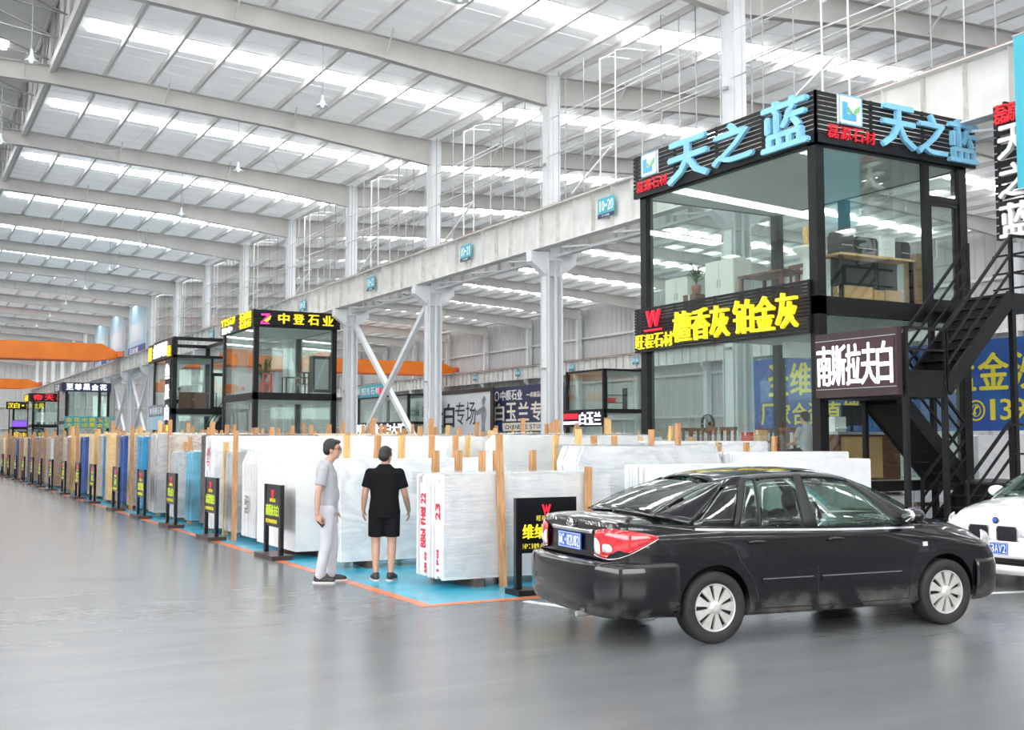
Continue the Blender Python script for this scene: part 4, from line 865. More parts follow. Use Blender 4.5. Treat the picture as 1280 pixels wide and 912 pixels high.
# the long rows down the hall, as seen from the aisle
seq = [('wrapped', 1.45, 1, 'white wrapped low bundle with a bulging end'), ('grey', 1.42, 0, 'grey white bundle'), ('white', 1.72, 0, 'tall white bundle with red marker writing on its end'), ('dark', 1.75, 0, 'dark brown bundle'),
       ('sky', 1.40, 0, 'light blue film wrapped bundle'), ('grey', 1.40, 0, 'grey bundle'), ('tan', 1.75, 0, 'tan grey bundle'), ('grey', 1.78, 0, 'grey bundle'), ('brown', 1.7, 0, 'brown bundle'), ('blue', 1.72, 0, 'blue film wrapped bundle'), ('tan', 1.78, 0, 'tan grey bundle'),
       ('navy', 1.75, 0, 'dark blue film wrapped bundle'), ('brown', 1.8, 0, 'brown bundle'), ('gold', 1.85, 0, 'golden bundle'), ('blue', 1.75, 0, 'blue film wrapped bundle'), ('tan', 1.8, 0, 'tan grey bundle'), ('cream', 1.8, 0, 'cream bundle'), ('navy', 1.75, 0, 'dark blue film wrapped bundle'),
       ('gold', 1.85, 0, 'golden bundle'), ('cream', 1.8, 0, 'cream bundle'), ('brown', 1.75, 0, 'brown bundle'), ('snow', 1.8, 0, 'white bundle'), ('tan', 1.75, 0, 'tan grey bundle'), ('brown', 1.8, 0, 'brown bundle'), ('snow', 1.7, 0, 'white bundle')]
ORD = 'first second third fourth fifth sixth seventh eighth ninth tenth eleventh'.split()
titles = ['南斯拉夫白', '水晶雪花白', '雅士白', '金花米黄', '云灰', '木纹', '黑金花', '蓝贝', '白玉', '米黄', '金丝']
rng = random.Random(5); y = 18.5; i = 0; stands_y = [16.24, 19.89, 23.06, 26.13, 29.34, 33.0, 35.8, 38.9, 42.15, 45.4, 48.1]
colword = {'wrapped': 'white', 'snow': 'white', 'white': 'white'}
far_rows = []
while y < 118:
    m, h, kd, lab = seq[i] if i < len(seq) else rng.choice(seq[6:9]+seq[10:14]+seq[15:])
    near = y < 60
    n = rng.randint(9, 13) if near else 5
    th = .048 if near else .11
    lean = rng.uniform(.03, .07)
    k_ = i
    near_stand = min(range(len(stands_y)), key=lambda q: abs(stands_y[q]-y-.4))
    nm = lab if i < 4 else ('%s by the %s aisle stand sign from the person in grey' % (lab, ORD[near_stand]) if y < 50 else '%s at the distant end of the aisle row' % lab)
    t = bundle(nm + (' on the blue floor paint' if i < 4 else ''), 5.3+rng.uniform(0, .2), y, 2.4+rng.uniform(-.2, .2), h, n, m, th, .012, -lean if near else -.04, kd, near and m in ('wrapped', 'blue', 'sky', 'navy', 'grey') , group='bundles in the aisle row' if i >= 4 else None)
    if i == 2: side_text(t, '小灰', .25, 1.25, 1.62, .2, 'red_ink', -.03); side_text(t, 'M28中', .25, .35, .8, .2, 'red_ink', -.03)
    if i == 0: side_text(t, '24-M/d', .3, .5, .8, .2, 'dark_ink', -.04)
    yy = y + n*(th+.012) + .04
    if y < 75:
        stake(rng.choice((5.28, 5.45, 5.55, 5.7)), yy+.05, h+rng.uniform(.2, .45), 0, rng.uniform(-.02, .05), 'wood' if rng.random() < .7 else 'wood_y')
        if near: stake(6.6+rng.uniform(0, .4), yy+.06, h+rng.uniform(.2, .42), 0, rng.uniform(-.02, .05), 'wood')
    y = yy + rng.uniform(.22, .5) if near else yy + rng.uniform(.3, .9)
    i += 1
# inner rows: tops and stakes show over the aisle row
for cx, ylim in ((8.3, 62), (11.2, 50)):
    y = 18.7
    while y < ylim:
        m = rng.choice(['snow', 'white', 'white', 'grey', 'wrapped', 'tan', 'blue', 'cream']) ; h = rng.uniform(1.45, 1.85); n = 5
        bundle('%s slab bundle in the inner rows between aisle and offices' % {'tan': 'tan', 'blue': 'blue wrapped', 'cream': 'cream', 'grey': 'grey'}.get(m, 'white'), cx, y, 2.5, h, n, m, .07, .012, -.04, rng.choice((0, 1)), False, group='inner %s bundles' % {'tan': 'tan', 'blue': 'blue', 'cream': 'cream', 'grey': 'grey'}.get(m, 'white'))
        yy = y+n*.082+.06
        stake(cx+.4, yy+.04, h+rng.uniform(.25, .5), 0, .03, rng.choice(('wood', 'wood', 'wood_y'))); stake(cx+1.7, yy+.04, h+rng.uniform(.25, .5), 0, .03, 'wood')
        y = yy+rng.uniform(.5, 1.0)
# stakes standing by the nearest bundles
stake(6.42, 11.74, 1.75, -.02, -.035, 'wood', 'long timber stake leaning on the face of the red written bundle')
stake(7.62, 11.76, 1.45, .02, -.02, 'wood', 'short timber stake leaning on the wrapped bundle behind the black sign')
for x, h in ((6.05, 1.55), (6.38, 1.58), (6.72, 1.58), (6.95, 1.58), (7.5, 1.62)): stake(x, 12.86, h, rng.uniform(-.02, .02), 0, 'wood')
for x in (8.6, 9.0, 9.35, 9.7, 10.4, 10.9, 11.6, 12.2, 12.8): stake(x, 14.15, rng.uniform(1.6, 2.0), rng.uniform(-.05, .05), .02, 'wood' if rng.random() < .6 else 'wood_y')
for x in (5.7, 6.1, 6.5, 7.0, 7.4, 8.4, 8.9, 9.6, 10.3, 11.3, 12.0, 12.7, 13.2): stake(x, 16.72+rng.uniform(0, .1) if x > 8.2 else 15.02, rng.uniform(1.8, 2.1) if x > 8.2 else 1.75, rng.uniform(-.04, .04), .02, 'wood' if rng.random() < .5 else 'wood_y')
# bundles in the far hall and behind the office
k = 0
for cx in (24, 28, 33, 38, 43):
    y = 16.0 if cx < 30 else 40
    while y < 92:
        m = rng.choice(['snow', 'white', 'snow', 'grey']); h = rng.uniform(1.5, 1.9)
        bundle('white slab bundle on the far hall floor' if m != 'grey' else 'grey slab bundle on the far hall floor', cx, y, 2.6, h, 3, m, .16, .02, -.03, 0, group='far hall white bundles' if m != 'grey' else 'far hall grey bundles')
        if rng.random() < .8: stake(cx+.5, y+.75, h+.35, 0, .03, 'wood', 'timber stake among the far hall bundles', 'far hall stakes'); 
        stake(cx+1.8, y+.75, h+.4, 0, .03, 'wood_y', 'timber stake among the far hall bundles', 'far hall stakes')
        y += rng.uniform(3.5, 6); k += 1
bundle('white slab bundle beyond the stairs under the blue banner', 19.8, 15.6, 2.4, 1.75, 8, 'snow', .06, .012); bundle('pale slab bundle below the raised office floor', 15.0, 16.4, 2.4, .62, 8, 'white', .06, .012, z0=.06)
# black stand signs along the aisle
def stand(label, loc, rz, title, phone, small='旺程石材', near=False):
    t = thing('stand_sign', label, 'sign', loc, rz)
    W_ = .80
    for x in (-W_/2, W_/2-.075): MB().box(x, x+.075, -.03, .03, .06, 1.08).build('post', 'black_g', t)
    MB().box(-W_/2+.075, W_/2-.075, -.02, .02, .46, 1.08).build('panel', 'black_g', t)
    MB().box(-W_/2-.04, W_/2+.04, -.16, .16, 0, .065).build('base', 'brown_f' if not near else 'black', t)
    MB().prism([(-.06, 1.0), (-.02, .88), (0, .95), (.02, .88), (.06, 1.0), (.035, 1.0), (.02, .94), (.0, 1.0), (-.02, .94), (-.035, 1.0)], 'y', -.026, -.02).build('red_mark', 'led_red', t)
    chars(t, small, -.13, .82, .06, .055, .008, 'yellow_p', -.02, .006, .01, each=False, name='lettering')
    n = len(title); w = min(.15, .60/n-.01)
    chars(t, title, -n*(w+.015)/2, .62, w, .16, .015, 'yellow_t' if near else 'green_y', -.02, .008, .025, each=near, name='character' if near else 'lettering')
    chars(t, phone, -.31, .51, .030, .055, .006, 'yellow_p', -.02, .006, .02, each=False, name='lettering')
    return t
stand('large black stand sign with yellow lettering behind the sedan tail', (6.58, 11.02, 0), 0, '维纳斯灰', 'HP:189 6519 5353', near=True)
ORD = 'first second third fourth fifth sixth seventh eighth ninth tenth eleventh'.split()
titles = ['南斯拉夫白', '水晶雪花白', '雅士白', '金花米黄', '云灰', '木纹', '黑金花', '蓝贝', '白玉', '米黄', '金丝']
for i, y in enumerate(stands_y):
    stand(('black stand sign with lime lettering before the tall white bundle', 'black stand sign with lime lettering before the bulging white bundle', 'black stand sign with lime lettering beside the light blue bundle')[i] if i < 3 else 'black lime lettered stand sign, %s along the aisle from the person in grey' % ORD[i], (5.02, y, 0), -math.pi/2, titles[i], 'HP:189 6519 53%02d' % (53+i))
y = 51.3
while y < 112:
    dup(bpy.data.objects['stand_sign.004'], (5.02, y, 0), -math.pi/2, 'black stand sign at the distant end of the aisle row', 'stand signs at the distant end of the aisle row'); y += 3.3

# ------------------------------------------------------------------ cars (local x forward from the rear axle, y left, z up)
def paint_mat(name, col, dirt):
    m = bpy.data.materials.new(name); m.use_nodes = True; nt = m.node_tree; b = nt.nodes['Principled BSDF']
    b.inputs['Roughness'].default_value = .3; b.inputs['Specular IOR Level'].default_value = .25; b.inputs['Coat Weight'].default_value = 1; b.inputs['Coat IOR'].default_value = 1.4; b.inputs['Coat Roughness'].default_value = .03
    tc = nt.nodes.new('ShaderNodeTexCoord'); sp = nt.nodes.new('ShaderNodeSeparateXYZ'); nt.links.new(tc.outputs['Object'], sp.inputs[0])
    n = nt.nodes.new('ShaderNodeTexNoise'); n.inputs['Scale'].default_value = 5; n.inputs['Detail'].default_value = 8; nt.links.new(tc.outputs['Object'], n.inputs['Vector'])
    mr = nt.nodes.new('ShaderNodeMapRange'); mr.inputs[1].default_value = .20; mr.inputs[2].default_value = .42; mr.inputs[3].default_value = .75; mr.inputs[4].default_value = 0; nt.links.new(sp.outputs['Z'], mr.inputs[0])
    ml = nt.nodes.new('ShaderNodeMath'); ml.operation = 'MULTIPLY'; nt.links.new(mr.outputs[0], ml.inputs[0])
    rp = nt.nodes.new('ShaderNodeMapRange'); rp.inputs[1].default_value = .42; rp.inputs[2].default_value = .62; nt.links.new(n.outputs['Fac'], rp.inputs[0]); nt.links.new(rp.outputs[0], ml.inputs[1])
    mx = nt.nodes.new('ShaderNodeMix'); mx.data_type = 'RGBA'; mx.inputs['A'].default_value = (*col, 1); mx.inputs['B'].default_value = (*dirt, 1)
    nt.links.new(ml.outputs[0], mx.inputs['Factor']); nt.links.new(mx.outputs['Result'], b.inputs['Base Color'])
    r2 = nt.nodes.new('ShaderNodeMapRange'); r2.inputs[3].default_value = .2; r2.inputs[4].default_value = .8; nt.links.new(ml.outputs[0], r2.inputs[0]); nt.links.new(r2.outputs[0], b.inputs['Roughness'])
    c2 = nt.nodes.new('ShaderNodeMath'); c2.operation = 'SUBTRACT'; c2.inputs[0].default_value = 1; nt.links.new(ml.outputs[0], c2.inputs[1]); nt.links.new(c2.outputs[0], b.inputs['Coat Weight'])
    return m
M['paint_k'] = paint_mat('black car paint', (.006, .006, .008), (.20, .185, .165)); M['paint_w'] = paint_mat('white car paint', (.82, .82, .82), (.6, .58, .55))
M['tyre'] = mat('tyre rubber', (.022, .021, .021), .75, var=.3, vscale=8); M['alloy'] = mat('silver wheel cover', (.62, .61, .58), .35, metal=.35, var=.12, vscale=9); M['chrome'] = mat('chrome', (.8, .8, .8), .12, metal=1)
M['lens_r'] = mat('red lamp lens', (.62, .02, .03), .12, coat=1, var=.35, vscale=18); M['lens_c'] = mat('clear lamp lens', (.78, .76, .76), .12, coat=1, var=.25, vscale=20); M['seat'] = mat('brown seat leather', (.10, .055, .04), .6); M['trim_k'] = mat('black trim', (.012, .012, .013), .55)
M['plate_b'] = mat('blue number plate', (.03, .11, .55), .4); M['carglass'] = glass_mat('car window glass', (.62, .70, .66), .06); M['rearglass'] = glass_mat('tinted rear window', (.26, .24, .25), .10)
M['grille'] = mat('grille slat', (.03, .02, .035), .3)
def crm(P, t):                              # Catmull-Rom through tuples
    n = len(P)-1; f = min(max(t, 0), 1)*n; i = min(int(f), n-1); u = f-i
    a, b, c, d = P[max(i-1, 0)], P[i], P[i+1], P[min(i+2, n)]
    return tuple(.5*((2*b_) + (c_-a_)*u + (2*a_-5*b_+4*c_-d_)*u*u + (3*b_-a_-3*c_+d_)*u**3) for a_, b_, c_, d_ in zip(a, b, c, d))
def lin(S, x):                              # piecewise-linear attributes by first column, smoothed
    if x <= S[0][0]: return S[0]
    for a, b in zip(S[:-1], S[1:]):
        if x <= b[0]:
            u = (x-a[0])/(b[0]-a[0]); return tuple(p+(q-p)*u for p, q in zip(a, b))
    return S[-1]
class Car:
    def __init__(s, name, label, loc, ang, S, paint, wb, R_=.305):
        s.t = thing(name, label, 'car', loc, ang); s.S = S; s.wb = wb; s.Rw = R_; s.paint = paint
        n = len(S)-1; s.D = [crm(S, i/90) for i in range(91)]; s.D.sort(key=lambda a: a[0])
    def att(s, x): return lin(s.D, x)
    def ring(s, x):
        _, zb, ws, wm, zs, wh, zd = s.att(x); h = zs-zb
        P = [(0, zb), (ws*.8, zb), (ws, zb+.035), (wm-.012, zb+h*.25), (wm, zb+h*.55), (wm-.012, zb+h*.82), (wh+.03, zs-.018), (wh-.005, zs+.004), (wh*.6, zs+(zd-zs)*.75), (0, zd)]
        return [crm(P, i/27) for i in range(28)]
    def side(s, x, z):
        r = s.ring(x)[6:]
        for a, b in zip(r[:-1], r[1:]):
            if a[1] <= z <= b[1]: return a[0]+(b[0]-a[0])*(z-a[1])/max(b[1]-a[1], 1e-6)
        return r[0][0]
    def body(s):
        mb = MB(); xs = [d[0] for d in s.D]; n = 54
        for x in xs:
            r = s.ring(x); full = [(y, z) for y, z in r] + [(-y, z) for y, z in r[-2:0:-1]]
            mb.v += [(x, y, z) for y, z in full]
        m = len(s.ring(xs[0]))*2-2
        for i in range(len(xs)-1):
            for j in range(m): mb.f.append((i*m+j, i*m+(j+1) % m, (i+1)*m+(j+1) % m, (i+1)*m+j))
        mb.f.append(tuple(range(m))); mb.f.append(tuple(range((len(xs)-1)*m, len(xs)*m))[::-1])
        o = mb.build('body', s.paint, None, True)
        cut = MB()
        for x in (0, s.wb):
            for y in (.55, -1.1): cut.lathe([(0, 0), (s.Rw+.045, 0), (s.Rw+.045, .55), (0, .55)], 40, (x, y, s.Rw+.012), 'y')
        c = cut.build('cutter', 'trim_k', None)
        bm_ = bmesh.new(); bm_.from_mesh(c.data); bmesh.ops.remove_doubles(bm_, verts=bm_.verts, dist=1e-5); bmesh.ops.recalc_face_normals(bm_, faces=bm_.faces); bm_.to_mesh(c.data); bm_.free()
        md = o.modifiers.new('arch', 'BOOLEAN'); md.operation = 'DIFFERENCE'; md.object = c; md.solver = 'EXACT'
        apply_mods(o); bpy.data.objects.remove(c)
        try:
            o.data.set_sharp_from_angle(angle=R(38))
        except Exception: pass
        for p in o.data.polygons: p.use_smooth = True
        o.parent = s.t; s.b = o
        return o
    def ribbon(s, pts, w, m, name='door_seam', off=.002, sides=(1, -1), axis='x'):
        """thin strip on the flank through (x, z) points"""
        for sg in sides:
            mb = MB(); k = len(pts)
            for i, (x, z) in enumerate(pts):
                a = pts[max(i-1, 0)]; b = pts[min(i+1, k-1)]; dx, dz = b[0]-a[0], b[1]-a[1]; l = math.hypot(dx, dz) or 1; nx, nz = -dz/l*w/2, dx/l*w/2
                for q in (1, -1):
                    X, Z = x+nx*q, z+nz*q; y = s.side(X, Z); mb.v += [(X, sg*(y+off), Z), (X, sg*(y-.01), Z)]
            for i in range(k-1):
                a = 4*i; b = a+4; mb.f += [(a, a+2, b+2, b), (a+1, b+1, b+3, a+3), (a, b, b+1, a+1), (a+2, a+3, b+3, b+2)]
            mb.f += [(0, 1, 3, 2), (4*k-4, 4*k-2, 4*k-1, 4*k-3)]
            mb.build(name, m, s.t)
def quad_patch(p00, p10, p11, p01, nu=8, nv=6, bulge=(0, 0, 0), th=.006):
    """curved panel between four corners, with thickness"""
    P = [Vector(p) for p in (p00, p10, p11, p01)]; B = Vector(bulge); mb = MB(); g = []
    nrm = (P[1]-P[0]).cross(P[3]-P[0]).normalized()*th
    for lay in (0, 1):
        for j in range(nv+1):
            for i in range(nu+1):
                u, v = i/nu, j/nv
                p = P[0]*(1-u)*(1-v)+P[1]*u*(1-v)+P[2]*u*v+P[3]*(1-u)*v + B*(4*u*(1-u)*.5+4*v*(1-v)*.5)*(1 if lay == 0 else 1) - nrm*lay
                mb.v.append(tuple(p))
    N = (nu+1)*(nv+1)
    for lay in (0, 1):
        for j in range(nv):
            for i in range(nu):
                a = lay*N+j*(nu+1)+i; q = (a, a+1, a+nu+2, a+nu+1); mb.f.append(q if lay == 0 else q[::-1])
    edge = [i for i in range(nu+1)] + [j*(nu+1)+nu for j in range(1, nv+1)] + [nv*(nu+1)+i for i in range(nu-1, -1, -1)] + [j*(nu+1) for j in range(nv-1, 0, -1)]
    for a, b in zip(edge, edge[1:]+edge[:1]): mb.f.append((a, b, b+N, a+N))
    return mb
def wheel(parent, x, y, r, out, spokes=9):
    w = bpy.data.objects.new('wheel', None); COL.objects.link(w); w.parent = parent; w.location = (x, y, r); w.scale = (1, out, 1)
    ty = MB().lathe([(r*.66, -.08), (r*.72, -.095), (r*.93, -.10), (r*.985, -.085), (r, -.05), (r, .05), (r*.985, .085), (r*.93, .10), (r*.72, .095), (r*.66, .08), (r*.66, -.08)], 40, (0, 0, 0), 'y').build('tyre', 'tyre', w, True)
    MB().lathe([(0, .035), (r*.65, .035), (r*.67, .06), (r*.67, -.06), (0, -.06)], 32, (0, 0, 0), 'y').build('rim_well', 'trim_k', w)
    c = MB(); R0 = r*.665
    c.lathe([(R0*.90, .055), (R0*.94, .082), (R0, .085), (R0*1.02, .07), (R0, .05), (R0*.90, .05), (R0*.90, .055)], 36, (0, 0, 0), 'y')
    c.lathe([(0, .10), (R0*.14, .098), (R0*.26, .088), (R0*.34, .07), (R0*.30, .04), (0, .04)], 24, (0, 0, 0), 'y')
    for i in range(spokes):
        a = 2*math.pi*i/spokes; ca, sa = math.cos(a), math.sin(a)
        prof = [(.22, .075), (.45, .105), (.68, .165), (.84, .21), (.93, .20)]; vs = []
        for rr, ww in prof:
            for sg, yy in ((-1, .05), (-1, .076), (1, .076), (1, .05)):
                q = R0*rr; p_ = R0*ww*sg; yb = yy + .012*(1-rr)
                vs.append((q*ca-p_*sa, yb, q*sa+p_*ca))
        fs = []
        for k in range(len(prof)-1):
            b0 = 4*k; fs += [(b0+j, b0+(j+1) % 4, b0+4+(j+1) % 4, b0+4+j) for j in range(4)]
        fs += [(0, 1, 2, 3), (16, 17, 18, 19)]
        c.add(vs, fs)
    c.build('wheel_cover', 'alloy', w)
    return w
def sweep_band(pts, prof, closed=False, th=.02):
    """profile (offset outward, z) swept along a plan path from +y round to -y"""
    full = pts + [(x, -y) for x, y in pts[-2::-1]] if abs(pts[-1][1]) < 1e-6 else pts + [(x, -y) for x, y in pts[::-1]]
    Q = []
    for i in range((len(full)-1)*3+1):
        Q.append(crm(full, i/((len(full)-1)*3)))
    mb = MB(); k = len(prof)
    prof2 = [crm(prof, i/14) for i in range(15)]; k = 15
    for lay in (0, 1):
        for i, (x, y) in enumerate(Q):
            a = Q[max(i-1, 0)]; b = Q[min(i+1, len(Q)-1)]; dx, dy = b[0]-a[0], b[1]-a[1]; l = math.hypot(dx, dy)
            nx, ny = dy/l, -dx/l
            c = (sum(p[0] for p in Q)/len(Q), 0)
            if nx*(x-c[0])+ny*(y-c[1]) < 0 and abs(y) < .5: nx, ny = -nx, -ny
            elif abs(y) >= .5 and ny*y < 0: nx, ny = -nx, -ny
            for o, z in prof2: mb.v.append((x+nx*(o-th*lay), y+ny*(o-th*lay), z))
    n = len(Q); N = n*k
    for lay in (0, 1):
        for i in range(n-1):
            for j in range(k-1):
                a = lay*N+i*k+j; q = (a, a+1, a+k+1, a+k); mb.f.append(q if lay == 0 else q[::-1])
    edge = list(range(k)) + [i*k+k-1 for i in range(1, n)] + [(n-1)*k+j for j in range(k-2, -1, -1)] + [i*k for i in range(n-2, 0, -1)]
    for a, b in zip(edge, edge[1:]+edge[:1]): mb.f.append((a, b, b+N, a+N))
    return mb
def greenhouse(c, belt, rail, G, glass='carglass'):
    """belt(x), rail(x) give (y, z); G holds the x of each window line at belt and rail"""
    def bp(x, sg): y, z = belt(x); return (x, sg*y, z)
    def rp(x, sg): y, z = rail(x); return (x, sg*y, z)
    def mixp(a, b, v): return tuple(p+(q-p)*v for p, q in zip(a, b))
    for sg in (1, -1):
        for nm, b0, b1, r0, r1, v1, m in G['side']:
            P = [bp(b0, sg), bp(b1, sg), mixp(bp(b1, sg), rp(r1, sg), v1), mixp(bp(b0, sg), rp(r0, sg), v1)]
            if sg < 0: P = [P[1], P[0], P[3], P[2]]
            quad_patch(*P, nu=6, nv=6, bulge=(0, sg*.022, .004), th=-.008 if False else .008).build(nm, m, c.t, True)
        a = G['cbase']; b = G['ctop']; q0, q1 = G['cq']
        P = [(a[0], sg*a[1], a[2]), bp(q0, sg), rp(q1, sg), (b[0], sg*b[1], b[2])]
        if sg < 0: P = [P[1], P[0], P[3], P[2]]
        quad_patch(*P, nu=8, nv=8, bulge=(0, sg*.03, .0), th=.012).build('rear_pillar', c.paint, c.t, True)
    a, b = G['cbase'], G['ctop']
    quad_patch((a[0], a[1], a[2]), (a[0], -a[1], a[2]), (b[0], -b[1], b[2]), (b[0], b[1], b[2]), 12, 8, (-.055, 0, .045), .006).build('rear_window', 'rearglass', c.t, True)
    a, b = G['abase'], G['atop']
    quad_patch((a[0], -a[1], a[2]), (a[0], a[1], a[2]), (b[0], b[1], b[2]), (b[0], -b[1], b[2]), 12, 8, (.06, 0, .045), .006).build('windscreen', glass, c.t, True)
    mb = MB(); nx, ny = 16, 14; x0, x1 = G['roof']
    for lay in (0, 1):
        for i in range(nx+1):
            x = x0+(x1-x0)*i/nx; y, z = rail(x)
            for j in range(ny+1):
                s_ = -1+2*j/ny; e = 1-abs(s_)**2.4; ex = .03*(2*i/nx-1)*(1-s_*s_); mb.v.append((x+ex, s_*y*1.0, z+G['crown']*e - .02*lay))
    N = (nx+1)*(ny+1)
    for lay in (0, 1):
        for i in range(nx):
            for j in range(ny):
                k = lay*N+i*(ny+1)+j; q = (k, k+ny+1, k+ny+2, k+1); mb.f.append(q if lay == 0 else q[::-1])
    edge = list(range(ny+1)) + [i*(ny+1)+ny for i in range(1, nx+1)] + [nx*(ny+1)+j for j in range(ny-1, -1, -1)] + [i*(ny+1) for i in range(nx-1, 0, -1)]
    for p, q in zip(edge, edge[1:]+edge[:1]): mb.f.append((p, q, q+N, p+N))
    mb.build('roof', c.paint, c.t, True)
def corner_patch(path, lo, hi, off, sg, n=18, th=.01):
    """lamp lens wrapped round a body corner: plan path and lower/upper z along it"""
    mb = MB(); k = 5; Q = [crm(path, i/n) for i in range(n+1)]
    for lay in (0, 1):
        for i, (x, y) in enumerate(Q):
            a, b = Q[max(i-1, 0)], Q[min(i+1, n)]; dx, dy = b[0]-a[0], b[1]-a[1]; l = math.hypot(dx, dy); nx, ny = -dy/l, dx/l
            if nx*(x-1.2)+ny*y < 0: nx, ny = -nx, -ny
            u = i/n; zl = crm([(v,) for v in lo], u)[0]; zh = crm([(v,) for v in hi], u)[0]
            for j in range(k+1):
                v = j/k; bul = off+.018*math.sin(math.pi*v)*math.sin(math.pi*min(1, max(0, u*.9+.05))) - th*lay
                mb.v.append((x+nx*bul, sg*(y+ny*bul), zl+(zh-zl)*v))
    N = (n+1)*(k+1)
    for lay in (0, 1):
        for i in range(n):
            for j in range(k): a = lay*N+i*(k+1)+j; q = (a, a+1, a+k+2, a+k+1); mb.f.append(q if lay == 0 else q[::-1])
    edge = list(range(k+1)) + [i*(k+1)+k for i in range(1, n+1)] + [n*(k+1)+j for j in range(k-1, -1, -1)] + [i*(k+1) for i in range(n-1, 0, -1)]
    for a, b in zip(edge, edge[1:]+edge[:1]): mb.f.append((a, b, b+N, a+N))
    return mb
def plate_on(c, x, z, text, face, w=.44, h=.14, tilt=0):
    """blue number plate; face +1 looks forward, -1 rearward"""
    p = MB().box(min(x, x+.012*face), max(x, x+.012*face), -w/2, w/2, z, z+h).build('number_plate', 'plate_b', c.t)
    mb = MB(); n = len(text); cw = (w-.04)/n
    for i, ch in enumerate(text):
        g = MB(); put_glyph(g, ch, -w/2+.02+i*cw+.004, z+.022, cw-.008, h-.044, 0, .003, .012)
        for k, v in enumerate(g.v): g.v[k] = (x+face*(.012-v[1]), face*v[0], v[2])
        k0 = len(mb.v); mb.v += g.v; mb.f += [tuple(i2+k0 for i2 in f) for f in g.f]
    mb.build('plate_lettering', 'white_t', p)
    mb = MB(); e = .006
    for y0, y1, z0, z1 in ((-w/2+e, w/2-e, z+e, z+e+.004), (-w/2+e, w/2-e, z+h-e-.004, z+h-e), (-w/2+e, -w/2+e+.004, z+e, z+h-e), (w/2-e-.004, w/2-e, z+e, z+h-e)): mb.box(min(x+.012*face, x+.0145*face), max(x+.012*face, x+.0145*face), y0, y1, z0, z1)
    mb.build('plate_border', 'white_t', p)
def headrest(c, x, y, z):
    mb = MB(); mb.ell((x, y, z), (.06, .13, .11), 14, 10); mb.build('headrest', 'seat', c.t, True)
def seat_back(c, x, y, w, z1):
    mb = MB(); mb.prism([(x-.16, z1), (x-.06, z1+.03), (x+.06, z1-.02), (x+.16, .5), (x-.02, .5)], 'y', y-w/2, y+w/2); mb.build('seat_back', 'seat', c.t)

# the black sedan
S = [(-.94, .46, .52, .60, .98, .52, 1.02), (-.915, .38, .62, .69, 1.02, .60, 1.055), (-.85, .30, .72, .775, 1.035, .67, 1.075), (-.70, .26, .79, .83, 1.03, .72, 1.085), (-.4, .23, .82, .85, 1.01, .755, 1.075), (.1, .21, .83, .855, .985, .772, 1.02),
     (.8, .20, .83, .857, .965, .775, .985), (1.5, .20, .83, .857, .95, .775, .965), (2.1, .20, .83, .855, .945, .768, .965), (2.5, .21, .825, .85, .935, .72, 1.005), (2.85, .22, .80, .84, .895, .66, .965), (3.12, .23, .77, .815, .83, .60, .90), (3.27, .25, .68, .74, .73, .50, .80), (3.35, .29, .56, .63, .63, .40, .69), (3.385, .36, .46, .52, .55, .32, .58)]
hd = math.atan2(-.27, 2.55)
car = Car('black_sedan', 'dusty black four door sedan with silver wheel covers parked before the marble bundles', (6.29, 8.40, 0), hd, S, 'paint_k', 2.56)
car.body()
belt = lambda x: (car.att(x)[5]+.004, car.att(x)[4])
def rail(x):
    T = [(.25, .50, 1.345), (.45, .535, 1.385), (.8, .56, 1.41), (1.15, .565, 1.415), (1.45, .56, 1.398), (1.72, .545, 1.345)]
    r = lin(T, x); return r[1], r[2]
G = dict(side=[('quarter_window', -.17, .24, .33, .47, .86, 'rearglass'), ('door_pillar', .235, .30, .455, .52, 1, 'trim_k'), ('vent_window', .30, .50, .52, .60, .93, 'carglass'), ('window_divider', .50, .525, .60, .62, .95, 'trim_k'), ('side_window', .525, .99, .62, 1.02, .93, 'carglass'),
      ('middle_pillar', .99, 1.13, 1.02, 1.10, 1, 'trim_k'), ('side_window', 1.13, 2.10, 1.10, 1.60, .93, 'carglass'), ('window_frame', 2.10, 2.24, 1.60, 1.64, .97, 'trim_k'), ('front_pillar', 2.22, 2.46, 1.62, 1.72, 1, 'paint_k')],
      cbase=(-.47, .62, 1.075), ctop=(.27, .50, 1.36), cq=(-.19, .33), abase=(2.46, .70, .985), atop=(1.70, .53, 1.36), roof=(.25, 1.72), crown=.062)
# the body side above the quarter window and the door tops
greenhouse(car, belt, rail, G)
for sg in (1, -1):
    def bl(x, v, xr): y, z = belt(x); y2, z2 = rail(xr); return (x+(xr-x)*v, sg*(y+(y2-y)*v+.004), z+(z2-z)*v)
    P = [bl(-.19, .84, .33), bl(.24, .84, .47), bl(.24, 1.03, .47), bl(-.19, 1.03, .33)]
    quad_patch(*(P if sg > 0 else [P[1], P[0], P[3], P[2]]), nu=4, nv=2, th=.01).build('roof_rail', 'paint_k', car.t)
    P = [bl(.30, .92, .50), bl(2.2, .92, 1.64), bl(2.2, 1.03, 1.64), bl(.30, 1.03, .50)]
    mb = MB(); n = 20
    for lay in (0, 1):
        for i in range(n+1):
            u = i/n; xr = .50+(1.66-.50)*u; xb = .30+(2.24-.30)*u
            for v in (.915, 1.02):
                y, z = belt(xb); y2, z2 = rail(xr); mb.v.append((xb+(xr-xb)*v, sg*(y+(y2-y)*v+.010-.012*lay), z+(z2-z)*v))
    N = 2*(n+1)
    for i in range(n):
        a = 2*i; mb.f += [(a, a+2, a+3, a+1), (N+a, N+a+1, N+a+3, N+a+2), (a, N+a, N+a+2, a+2), (a+1, a+3, N+a+3, N+a+1)]
    mb.f += [(0, 1, N+1, N), (2*n, N+2*n, N+2*n+1, 2*n+1)]
    mb.build('roof_rail', 'paint_k', car.t, True)
